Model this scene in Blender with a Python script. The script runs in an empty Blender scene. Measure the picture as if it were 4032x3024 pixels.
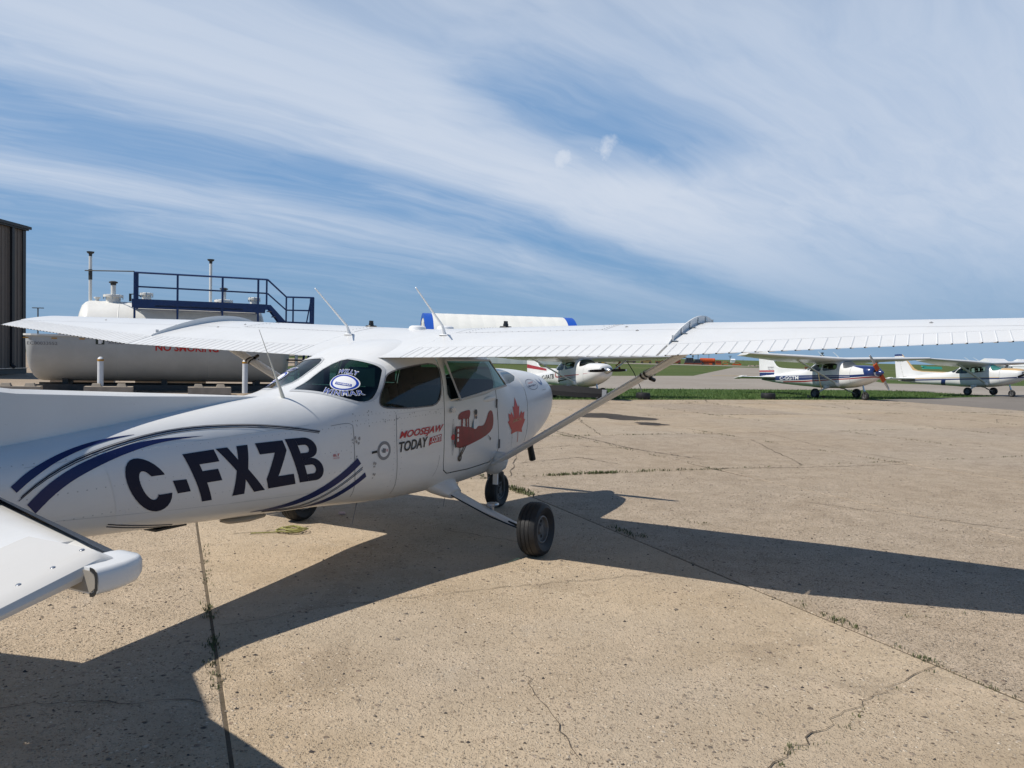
import bpy, bmesh, math, random
from mathutils import Vector, Matrix
R = math.radians
random.seed(7)
SC = bpy.context.scene
COL = SC.collection

# ---------------------------------------------------------------- camera
CAM_H, PITCH, ROLL = 1.6121, -0.0365, 0.0241
cd = bpy.data.cameras.new('camera'); cam = bpy.data.objects.new('camera', cd); COL.objects.link(cam)
cd.sensor_fit = 'HORIZONTAL'; cd.sensor_width = 36.0; cd.lens = 28.315
cd.clip_start = 0.05; cd.clip_end = 20000
_f = Vector((0, math.cos(PITCH), math.sin(PITCH))); _u0 = Vector((0, -math.sin(PITCH), math.cos(PITCH))); _r0 = Vector((1, 0, 0))
_r = math.cos(ROLL)*_r0 + math.sin(ROLL)*_u0; _u = -math.sin(ROLL)*_r0 + math.cos(ROLL)*_u0
_m = Matrix((_r, _u, -_f)).transposed().to_4x4(); _m.translation = (0, 0, CAM_H)
cam.matrix_world = _m
SC.camera = cam

# ---------------------------------------------------------------- sun, sky, exposure
SUNV = Vector((-0.716, -0.279, 1.0)).normalized()          # towards the sun
sl = bpy.data.lights.new('sun', 'SUN'); so = bpy.data.objects.new('sun', sl); COL.objects.link(so)
sl.energy = 4.9; sl.angle = R(0.53); sl.color = (1.0, 0.945, 0.855)
so.rotation_euler = SUNV.to_track_quat('Z', 'Y').to_euler(); so.location = (-20, -10, 40)

def node(nt, typ, ins=None, **props):
    n = nt.nodes.new(typ)
    for k, v in props.items(): setattr(n, k, v)
    for k, v in (ins or {}).items():
        s = n.inputs[k]
        if isinstance(v, bpy.types.NodeSocket): nt.links.new(v, s)
        else: s.default_value = v
    return n
def mth(nt, op, a, b=None, c=None, clamp=False):
    d = {0: a}
    if b is not None: d[1] = b
    if c is not None: d[2] = c
    return node(nt, 'ShaderNodeMath', d, operation=op, use_clamp=clamp).outputs[0]
def vmth(nt, op, a, b=None):
    d = {0: a}
    if b is not None: d[1] = b
    n = node(nt, 'ShaderNodeVectorMath', d, operation=op)
    return n.outputs['Value'] if op in ('DOT_PRODUCT', 'LENGTH', 'DISTANCE') else n.outputs[0]
def mixc(nt, f, a, b, blend='MIX'):
    n = nt.nodes.new('ShaderNodeMix'); n.data_type = 'RGBA'; n.blend_type = blend
    for i, v in ((0, f), (6, a), (7, b)):
        if isinstance(v, bpy.types.NodeSocket): nt.links.new(v, n.inputs[i])
        else: n.inputs[i].default_value = v if not isinstance(v, tuple) or len(v) == 4 else (*v, 1)
    return n.outputs[2]
def noise(nt, vec, scale, detail=4, rough=.55, dist=0.0, out='Fac'):
    n = node(nt, 'ShaderNodeTexNoise', {'Vector': vec, 'Scale': scale, 'Detail': detail, 'Roughness': rough, 'Distortion': dist})
    return n.outputs[out]
def ramp(nt, f, a, b, smooth=True):
    n = node(nt, 'ShaderNodeMapRange', {'Value': f, 'From Min': a, 'From Max': b}, interpolation_type='SMOOTHSTEP' if smooth else 'LINEAR')
    return n.outputs[0]

W = bpy.data.worlds.new('World'); SC.world = W; W.use_nodes = True
nt = W.node_tree; nt.nodes.clear()
sky = node(nt, 'ShaderNodeTexSky', sky_type='NISHITA', sun_disc=False)
sky.sun_elevation = R(52.5); sky.sun_rotation = math.atan2(SUNV.x, SUNV.y); sky.altitude = 550
sky.air_density = 1.0; sky.dust_density = 0.05; sky.ozone_density = 3.0
gd = node(nt, 'ShaderNodeTexCoord').outputs['Generated']
sep = node(nt, 'ShaderNodeSeparateXYZ', {0: gd})
den = mth(nt, 'ADD', mth(nt, 'MAXIMUM', sep.outputs[2], 0.0), 0.10)
pl = node(nt, 'ShaderNodeCombineXYZ', {0: mth(nt, 'DIVIDE', sep.outputs[0], den), 1: mth(nt, 'DIVIDE', sep.outputs[1], den), 2: 0.0}).outputs[0]
CANG = R(44)                              # the streaks run towards 44 degrees east of the view
ADIR, BDIR = (math.sin(CANG), math.cos(CANG), 0), (math.cos(CANG), -math.sin(CANG), 0)
al_ = vmth(nt, 'DOT_PRODUCT', pl, ADIR); ac_ = vmth(nt, 'DOT_PRODUCT', pl, BDIR)
def rotmap(sc, off=(0, 0, 0)):
    return node(nt, 'ShaderNodeCombineXYZ', {0: mth(nt, 'MULTIPLY_ADD', al_, sc[0], off[0]), 1: mth(nt, 'MULTIPLY_ADD', ac_, sc[1], off[1]), 2: off[2]}).outputs[0]
warp = noise(nt, rotmap((.55, .60), (3.1, 1.7, 0)), 1.0, 4, .55, out='Color')
wv = vmth(nt, 'SUBTRACT', warp, (.5, .5, .5)); wsep = node(nt, 'ShaderNodeSeparateXYZ', {0: wv})
streak = noise(nt, vmth(nt, 'ADD', rotmap((.42, 2.3), (0.6, 2.35, 0)), vmth(nt, 'MULTIPLY', wv, (1.6, 1.6, 0))), 1.3, 6, .58, 0.25)
fine = noise(nt, vmth(nt, 'ADD', rotmap((1.5, 7.0)), vmth(nt, 'MULTIPLY', wv, (4, 4, 0))), 1.3, 4, .60, .4)
# bands of cirrus side by side, clear lanes between them
bands = node(nt, 'ShaderNodeValToRGB', {0: mth(nt, 'MULTIPLY_ADD', mth(nt, 'MULTIPLY_ADD', wsep.outputs[0], .55, ac_), .125, .625)})
be = bands.color_ramp; be.interpolation = 'B_SPLINE'
BP = ((-4.9, .30), (-4.2, .25), (-3.75, .42), (-3.45, .62), (-3.15, .58), (-2.98, .40), (-2.80, .22), (-2.62, .34), (-2.42, .70), (-2.1, .95), (-1.85, .80), (-1.5, .62), (-1.1, .70), (-.5, .76), (.2, .66), (.8, .40), (1.6, .30), (2.4, .35))
be.elements[0].position = 0; be.elements[0].color = (.35,)*3+(1,); be.elements[1].position = 1; be.elements[1].color = (.35,)*3+(1,)
for x_, v_ in BP: q_ = be.elements.new(x_*.125+.625); q_.color = (v_, v_, v_, 1)
cov = mth(nt, 'ADD', mth(nt, 'ADD', bands.outputs[0], mth(nt, 'MULTIPLY', mth(nt, 'SUBTRACT', streak, .5), mth(nt, 'MULTIPLY_ADD', ramp(nt, sep.outputs[0], -.1, .5), -.60, .85))), mth(nt, 'MULTIPLY', mth(nt, 'SUBTRACT', fine, .5), .36))
hole = node(nt, 'ShaderNodeCombineXYZ', {0: mth(nt, 'MULTIPLY', mth(nt, 'SUBTRACT', al_, 2.04), .8), 1: mth(nt, 'MULTIPLY', mth(nt, 'ADD', ac_, 1.62), 1.5), 2: 0.0}).outputs[0]
hd = mth(nt, 'ADD', vmth(nt, 'LENGTH', hole), mth(nt, 'MULTIPLY', wsep.outputs[1], .8))
cov = mth(nt, 'SUBTRACT', cov, mth(nt, 'MULTIPLY', mth(nt, 'SUBTRACT', 1.0, ramp(nt, hd, .05, .62)), .34))
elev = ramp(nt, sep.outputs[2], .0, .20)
# cirrus kept to the north; unseen sky overhead and behind cleared to cut fill light
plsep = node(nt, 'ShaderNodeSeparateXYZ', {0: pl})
fill_cut = ramp(nt, mth(nt, 'ADD', plsep.outputs[1], mth(nt, 'MULTIPLY', wsep.outputs[2], .6)), .45, 1.45)
# a thin sheet: the slant path through it, and so its whiteness, shrinks towards the zenith; added to lower fill from overhead
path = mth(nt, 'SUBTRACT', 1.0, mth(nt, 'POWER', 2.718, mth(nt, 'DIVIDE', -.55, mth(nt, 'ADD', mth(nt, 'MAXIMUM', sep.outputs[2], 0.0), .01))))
dens = mth(nt, 'MULTIPLY', mth(nt, 'MULTIPLY', ramp(nt, cov, .02, 1.0), path), mth(nt, 'MULTIPLY', mth(nt, 'ADD', mth(nt, 'MULTIPLY', elev, .92), .08), fill_cut))
pn_ = mth(nt, 'SUBTRACT', noise(nt, gd, 30, 4, .6), .5)
def puff(d, r):
    d = Vector(d).normalized()
    wob = mth(nt, 'MULTIPLY', pn_, r*2.2)
    dd = mth(nt, 'ADD', vmth(nt, 'DISTANCE', vmth(nt, 'MULTIPLY', gd, (1, 1, 1.25)), (d.x, d.y, d.z*1.25)), wob)
    return mth(nt, 'SUBTRACT', 1.0, ramp(nt, dd, r*-.1, r*1.05))
pf = mth(nt, 'MAXIMUM', mth(nt, 'MAXIMUM', puff((.053, 1, .240), .026), puff((.106, 1, .253), .029)), mth(nt, 'MULTIPLY', puff((.164, 1, .240), .022), .5))
dens = mth(nt, 'MAXIMUM', dens, mth(nt, 'MULTIPLY', pf, .92))
skyc = mixc(nt, 1.0, sky.outputs[0], (.74, .95, 1.10, 1), 'MULTIPLY')
skyc = mixc(nt, mth(nt, 'MULTIPLY', mth(nt, 'SUBTRACT', 1.0, ramp(nt, sep.outputs[2], .30, .65)), .75), skyc, (2.1, 4.9, 9.2, 1))      # clear blue of the lower sky
skyc = mixc(nt, mth(nt, 'MULTIPLY', mth(nt, 'SUBTRACT', 1.0, ramp(nt, sep.outputs[2], -.02, .22)), .92), skyc, (3.3, 5.3, 7.8, 1))      # blue-grey haze low down
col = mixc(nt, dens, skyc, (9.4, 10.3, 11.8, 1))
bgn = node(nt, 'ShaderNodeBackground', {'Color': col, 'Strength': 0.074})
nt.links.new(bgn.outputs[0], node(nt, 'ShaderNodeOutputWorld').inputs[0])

SC.view_settings.view_transform = 'Standard'; SC.view_settings.look = 'None'
SC.view_settings.exposure = -0.08; SC.view_settings.gamma = 1.0; SC.view_settings.use_curve_mapping = False
SC.cycles.max_bounces = 8; SC.cycles.transparent_max_bounces = 12
SC.cycles.sample_clamp_indirect = 8

# ---------------------------------------------------------------- materials
MATS = {}
def mat(name, col, rough=.5, metal=0.0, coat=0.0, var=0.0, vs=6.0, bump=0.0, bs=40.0, spec=.5, inside=None, emis=None):
    if name in MATS: return MATS[name]
    m = bpy.data.materials.new(name); m.use_nodes = True; t = m.node_tree; b = t.nodes['Principled BSDF']
    b.inputs['Roughness'].default_value = rough; b.inputs['Metallic'].default_value = metal
    b.inputs['Coat Weight'].default_value = coat; b.inputs['Coat Roughness'].default_value = .08
    b.inputs['Specular IOR Level'].default_value = spec
    c = (*col, 1); geo = None
    if var or bump:
        tc = node(t, 'ShaderNodeTexCoord').outputs['Object']
    if var:
        n1 = noise(t, tc, vs, 6, .65)
        c = mixc(t, ramp(t, n1, .3, .75), tuple(x*(1-var) for x in col), tuple(min(1, x*(1+var*.6)) for x in col))
        t.links.new(mth(t, 'ADD', mth(t, 'MULTIPLY', n1, .18), rough-.09), b.inputs['Roughness'])
    if inside:
        g = node(t, 'ShaderNodeNewGeometry'); c = mixc(t, g.outputs['Backfacing'], c, inside)
    if isinstance(c, tuple): b.inputs['Base Color'].default_value = c
    else: t.links.new(c, b.inputs['Base Color'])
    if bump:
        bn = node(t, 'ShaderNodeBump', {'Height': noise(t, tc, bs, 5, .6), 'Strength': bump, 'Distance': .01})
        t.links.new(bn.outputs[0], b.inputs['Normal'])
    MATS[name] = m
    return m
def glass(name, tint, gloss=.9):
    m = bpy.data.materials.new(name); m.use_nodes = True; t = m.node_tree; t.nodes.clear()
    tr = node(t, 'ShaderNodeBsdfTransparent', {'Color': (*tint, 1)})
    gl = node(t, 'ShaderNodeBsdfGlossy', {'Color': (gloss, gloss, gloss, 1), 'Roughness': .02})
    g = node(t, 'ShaderNodeNewGeometry')
    c = mth(t, 'ABSOLUTE', vmth(t, 'DOT_PRODUCT', g.outputs['Normal'], g.outputs['Incoming']))
    f = mth(t, 'MULTIPLY_ADD', mth(t, 'POWER', mth(t, 'SUBTRACT', 1.0, c, clamp=True), 5.0), .90, .05)
    mx = node(t, 'ShaderNodeMixShader', {0: f, 1: tr.outputs[0], 2: gl.outputs[0]})
    t.links.new(mx.outputs[0], node(t, 'ShaderNodeOutputMaterial').inputs[0])
    MATS[name] = m; return m

def painted_skin(name, col):
    m = bpy.data.materials.new(name); m.use_nodes = True; t = m.node_tree; b = t.nodes['Principled BSDF']
    tc = node(t, 'ShaderNodeTexCoord').outputs['Object']; sx = node(t, 'ShaderNodeSeparateXYZ', {0: tc})
    lng = node(t, 'ShaderNodeMapping', {'Vector': tc, 'Scale': (.8, 5, 5)}).outputs[0]
    n1 = noise(t, tc, 2.2, 6, .6); n2 = noise(t, lng, 3.0, 6, .7); n3 = noise(t, tc, 38, 3, .6)
    c = mixc(t, ramp(t, n1, .3, .75), tuple(x*.95 for x in col), col)
    c = mixc(t, mth(t, 'MULTIPLY', ramp(t, n2, .52, .80), .20), c, (.50, .46, .40))                       # road film and old wax
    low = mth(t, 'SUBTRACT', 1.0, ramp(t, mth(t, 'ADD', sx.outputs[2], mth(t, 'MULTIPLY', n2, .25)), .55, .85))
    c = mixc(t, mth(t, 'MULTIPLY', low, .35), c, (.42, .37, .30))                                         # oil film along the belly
    c = mixc(t, mth(t, 'MULTIPLY', ramp(t, n3, .70, .78), .5), c, (.45, .43, .40))                         # small chips
    g = node(t, 'ShaderNodeNewGeometry'); c = mixc(t, g.outputs['Backfacing'], c, (.10, .10, .10, 1))
    t.links.new(c, b.inputs['Base Color']); t.links.new(mth(t, 'MULTIPLY_ADD', n2, .25, .22), b.inputs['Roughness'])
    b.inputs['Coat Weight'].default_value = .2; b.inputs['Coat Roughness'].default_value = .12
    bn = node(t, 'ShaderNodeBump', {'Height': noise(t, tc, 3.2, 3, .5), 'Strength': .25, 'Distance': .02}); t.links.new(bn.outputs[0], b.inputs['Normal'])
    MATS[name] = m; return m
WHITE = painted_skin('aircraft_white', (.74, .74, .73))
WHITEW = mat('wing_white', (.715, .72, .72), .40, coat=.15, var=.03, vs=2.5)
NAVY = mat('navy_vinyl', (.009, .012, .032), .6, spec=.25)
BLUE = mat('stripe_blue', (.010, .020, .095), .45, spec=.35)
RED = mat('decal_red', (.46, .018, .022), .38)
DRED = mat('decal_dark_red', (.25, .014, .016), .38, var=.25, vs=14)
LRED = mat('leaf_red', (.60, .035, .03), .38)
BLUE2 = mat('sticker_blue', (.012, .05, .36), .35)
BLACK = mat('black_vinyl', (.012, .012, .013), .4)
GREYV = mat('grey_vinyl', (.22, .22, .23), .5)
PALE = mat('pale_vinyl', (.78, .78, .78), .4)
SKIN = mat('print_skin', (.55, .36, .27), .5)
TYRE = mat('tyre_rubber', (.014, .014, .015), .62, var=.3, vs=14, bump=.15, bs=60)
RIMM = mat('wheel_rim', (.13, .13, .13), .5, metal=.2, var=.25, vs=20)
STEEL = mat('bare_metal', (.55, .56, .57), .28, metal=.9, var=.15, vs=15)
DARK = mat('dark_gap', (.012, .012, .012), .8)
SEAT = mat('seat_cloth', (.045, .047, .05), .85, var=.3, vs=9)
PROPB = mat('propeller_black', (.012, .012, .014), .75, spec=.25)
RIVW = mat('rivet_white', (.46, .46, .46), .4)
RIVET = mat('rivet_grey', (.30, .30, .31), .45)
GREYLINE = mat('seam_grey', (.16, .16, .17), .6)
BEADG = mat('bead_grey', (.50, .51, .52), .45)
CREAM = mat('antenna_cream', (.66, .64, .56), .45)
GLASS = glass('tinted_window', (.24, .45, .43))
GLASSC = glass('clear_window', (.45, .55, .52))
DEICE = mat('leading_edge_black', (.035, .04, .05), .45, var=.25, vs=18)

# ---------------------------------------------------------------- mesh helpers
def link(o, parent=None):
    COL.objects.link(o)
    if parent is not None: o.parent = parent
    return o
def tag(o, label, cat, group=None, kind=None):
    o['label'] = label; o['category'] = cat
    if group: o['group'] = group
    if kind: o['kind'] = kind
    return o
def struct(o): o['kind'] = 'structure'; return o
def empty(name, loc=(0, 0, 0), rz=0.0, ry=0.0):
    o = bpy.data.objects.new(name, None); COL.objects.link(o); o.location = loc; o.rotation_euler = (0, ry, rz)
    o.empty_display_size = .3; return o
def me(name, vs, fs, m, parent=None, smooth=False, fix=True):
    d = bpy.data.meshes.new(name); d.from_pydata([tuple(v) for v in vs], [], fs)
    if fix:
        b = bmesh.new(); b.from_mesh(d); bmesh.ops.recalc_face_normals(b, faces=b.faces); b.to_mesh(d); b.free()
    for mm in (m if isinstance(m, (list, tuple)) else [m]): d.materials.append(mm)
    if smooth: shade(d)
    return link(bpy.data.objects.new(name, d), parent)
def shade(d, ang=35):
    d.polygons.foreach_set('use_smooth', [True]*len(d.polygons))
    try: d.set_sharp_from_angle(angle=R(ang))
    except Exception: pass
def bm_obj(name, bm, m, parent=None, smooth=True, recalc=True):
    if recalc: bmesh.ops.recalc_face_normals(bm, faces=bm.faces)
    d = bpy.data.meshes.new(name); bm.to_mesh(d)
    for mm in (m if isinstance(m, (list, tuple)) else [m]): d.materials.append(mm)
    if smooth: shade(d)
    return link(bpy.data.objects.new(name, d), parent)
class MB:
    def __init__(s): s.v = []; s.f = []
    def add(s, vs, fs):
        o = len(s.v); s.v += [tuple(v) for v in vs]; s.f += [[i+o for i in f] for f in fs]; return s
    def box(s, c, d, rz=0.0, taper=1.0):
        x, y, z = d[0]/2, d[1]/2, d[2]/2; P = []
        for sz in (-1, 1):
            k = taper if sz > 0 else 1
            for sx, sy in ((-1, -1), (1, -1), (1, 1), (-1, 1)):
                a, b = sx*x*k, sy*y*k
                P.append((c[0]+a*math.cos(rz)-b*math.sin(rz), c[1]+a*math.sin(rz)+b*math.cos(rz), c[2]+sz*z))
        return s.add(P, [(0, 3, 2, 1), (4, 5, 6, 7), (0, 1, 5, 4), (1, 2, 6, 5), (2, 3, 7, 6), (3, 0, 4, 7)])
    def tube(s, pts, r, n=8, caps=True, flat=None):
        pts = [Vector(p) for p in pts]; rs = r if isinstance(r, (list, tuple)) else [r]*len(pts)
        P = []; up = Vector((0, 0, 1))
        for i, p in enumerate(pts):
            t = (pts[min(i+1, len(pts)-1)]-pts[max(i-1, 0)]).normalized()
            a = t.cross(up if abs(t.dot(up)) < .98 else Vector((1, 0, 0))).normalized(); b = a.cross(t)
            for k in range(n):
                g = 2*math.pi*k/n; P.append(p+a*math.cos(g)*rs[i]+b*math.sin(g)*rs[i])
        F = []
        for i in range(len(pts)-1):
            for k in range(n): F.append((i*n+k, i*n+(k+1) % n, (i+1)*n+(k+1) % n, (i+1)*n+k))
        if caps: F += [tuple(range(n-1, -1, -1)), tuple(range((len(pts)-1)*n, len(pts)*n))]
        return s.add(P, F)
    def lathe(s, prof, c=(0, 0, 0), axis=2, n=24, a0=0.0, a1=2*math.pi):
        full = abs(a1-a0-2*math.pi) < 1e-6; m = n if full else n+1; P = []
        for r, h in prof:
            for k in range(m):
                g = a0+(a1-a0)*k/n; q = [0, 0, 0]; q[axis] = h; q[(axis+1) % 3] = r*math.cos(g); q[(axis+2) % 3] = r*math.sin(g)
                P.append((c[0]+q[0], c[1]+q[1], c[2]+q[2]))
        F = []
        for i in range(len(prof)-1):
            for k in range(n): F.append((i*m+k, i*m+(k+1) % m, (i+1)*m+(k+1) % m, (i+1)*m+k))
        return s.add(P, F)
    def prism(s, poly, axis, a, b):      # poly: 2-D points in the other two axes (in order axis+1, axis+2)
        n = len(poly); P = []
        for h in (a, b):
            for u, v in poly:
                q = [0, 0, 0]; q[axis] = h; q[(axis+1) % 3] = u; q[(axis+2) % 3] = v; P.append(q)
        return s.add(P, [tuple(range(n)), tuple(range(2*n-1, n-1, -1))]+[(i, (i+1) % n, n+(i+1) % n, n+i) for i in range(n)])
    def build(s, name, m, parent=None, smooth=False): return me(name, s.v, s.f, m, parent, smooth)
def copy_tree(o, parent=None):
    c = o.copy(); COL.objects.link(c); c.parent = parent
    for ch in list(o.children): copy_tree(ch, c)
    return c
def lerp_quad(q, u, v):                  # q = bl, br, tl, tr
    return tuple((q[0][i]*(1-u)+q[1][i]*u)*(1-v)+(q[2][i]*(1-u)+q[3][i]*u)*v for i in range(2))
def inside(p, poly):
    x, y = p; c = False; n = len(poly); j = n-1
    for i in range(n):
        xi, yi = poly[i]; xj, yj = poly[j]
        if (yi > y) != (yj > y) and x < (xj-xi)*(y-yi)/(yj-yi)+xi: c = not c
        j = i
    return c
def chaikin(p, n=2):
    for _ in range(n):
        q = []
        for i in range(len(p)):
            a, b = p[i], p[(i+1) % len(p)]
            q += [(a[0]*.75+b[0]*.25, a[1]*.75+b[1]*.25), (a[0]*.25+b[0]*.75, a[1]*.25+b[1]*.75)]
        p = q
    return p
def grow(poly, d):                       # offset a closed polygon outwards by d
    n = len(poly); A = sum(poly[i][0]*poly[(i+1) % n][1]-poly[(i+1) % n][0]*poly[i][1] for i in range(n)); sg = 1 if A > 0 else -1; out = []
    for i in range(n):
        a, b, c = poly[i-1], poly[i], poly[(i+1) % n]
        def nr(p, q):
            dx, dy = q[0]-p[0], q[1]-p[1]; l = math.hypot(dx, dy) or 1; return dy/l*sg, -dx/l*sg
        n1, n2 = nr(a, b), nr(b, c); mx, my = n1[0]+n2[0], n1[1]+n2[1]; l2 = mx*mx+my*my or 1
        k = min(2*d/l2, 2.5*d) if d > 0 else max(2*d/l2, 2.5*d)
        out.append((b[0]+mx*k, b[1]+my*k))
    return out
def bm_poly(polys):
    bm = bmesh.new()
    for p in polys:
        try: bm.faces.new([bm.verts.new((a[0], a[1], 0)) for a in p])
        except ValueError: pass
    bm.normal_update(); bmesh.ops.triangulate(bm, faces=bm.faces[:]); bm.normal_update(); return bm
_tc = {}
def bm_text(s, bold=0.0, shear=0.0, space=1.0):     # text scaled to the unit square
    k = (s, bold, shear, space)
    if k not in _tc:
        c = bpy.data.curves.new('lettering', 'FONT'); c.body = s; c.offset = bold; c.resolution_u = 3; c.shear = shear; c.space_character = space
        o = bpy.data.objects.new('lettering', c); m = bpy.data.meshes.new_from_object(o)
        xs = [v.co.x for v in m.vertices]; ys = [v.co.y for v in m.vertices]
        x0, x1, y0, y1 = min(xs), max(xs), min(ys), max(ys)
        _tc[k] = ([((v.co.x-x0)/(x1-x0), (v.co.y-y0)/(y1-y0)) for v in m.vertices], [tuple(p.vertices) for p in m.polygons])
        bpy.data.objects.remove(o); bpy.data.meshes.remove(m); bpy.data.curves.remove(c)
    vs, fs = _tc[k]; bm = bmesh.new(); V = [bm.verts.new((a, b, 0)) for a, b in vs]
    for f in fs:
        try: bm.faces.new([V[i] for i in f])
        except ValueError: pass
    return bm
def quad_warp(bm, q):
    for v in bm.verts: v.co.x, v.co.y = lerp_quad(q, v.co.x, v.co.y)
    return bm
def drape(name, bm, fn, m, parent, g=.035):   # cut flat lettering on a grid, then lay it on a curved surface
    xs = [v.co.x for v in bm.verts]; ys = [v.co.y for v in bm.verts]
    for ax, lo, hi in ((0, min(xs), max(xs)), (1, min(ys), max(ys))):
        k = math.floor(lo/g)+1
        while k*g < hi:
            co = [0, 0, 0]; no = [0, 0, 0]; co[ax] = k*g; no[ax] = 1
            bmesh.ops.bisect_plane(bm, geom=bm.verts[:]+bm.edges[:]+bm.faces[:], plane_co=co, plane_no=no, dist=1e-6); k += 1
    for v in bm.verts: v.co = fn(v.co.x, v.co.y)
    o = bm_obj(name, bm, m, parent, smooth=True, recalc=False); bm.free(); return o
def stroke(pts, w):                      # polyline -> outline polygon pieces of width w
    out = []
    for (a, b) in zip(pts[:-1], pts[1:]):
        dx, dy = b[0]-a[0], b[1]-a[1]; l = math.hypot(dx, dy) or 1; nx, ny = -dy/l*w/2, dx/l*w/2
        out.append([(a[0]+nx, a[1]+ny), (a[0]-nx, a[1]-ny), (b[0]-nx, b[1]-ny), (b[0]+nx, b[1]+ny)])
    return out
def band(up, lo):                        # two edges -> quads
    n = max(len(up), len(lo))
    def rs(p):
        L = [0]
        for a, b in zip(p[:-1], p[1:]): L.append(L[-1]+math.hypot(b[0]-a[0], b[1]-a[1]))
        o = []
        for i in range(25):
            d = L[-1]*i/24; j = 0
            while j < len(p)-2 and L[j+1] < d: j += 1
            k = (d-L[j])/((L[j+1]-L[j]) or 1); o.append((p[j][0]+(p[j+1][0]-p[j][0])*k, p[j][1]+(p[j+1][1]-p[j][1])*k))
        return o
    u, l = rs(smoothline(up)), rs(smoothline(lo))
    return [[u[i], l[i], l[i+1], u[i+1]] for i in range(24)]
def smoothline(p, it=2):
    for _ in range(it):
        q = [p[0]]
        for a, b in zip(p[:-1], p[1:]): q += [(a[0]*.75+b[0]*.25, a[1]*.75+b[1]*.25), (a[0]*.25+b[0]*.75, a[1]*.25+b[1]*.75)]
        p = q+[p[-1]]
    return p
def ellipse(cx, cy, rx, ry, n=28, a0=0, a1=360): return [(cx+rx*math.cos(R(a0+(a1-a0)*i/n)), cy+ry*math.sin(R(a0+(a1-a0)*i/n))) for i in range(n if a1-a0 == 360 else n+1)]
def annulus(cx, cy, rx, ry, w, n=28):
    o = ellipse(cx, cy, rx, ry, n); i = ellipse(cx, cy, rx-w, ry-w, n)
    return [[o[k], o[(k+1) % n], i[(k+1) % n], i[k]] for k in range(n)]
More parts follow.
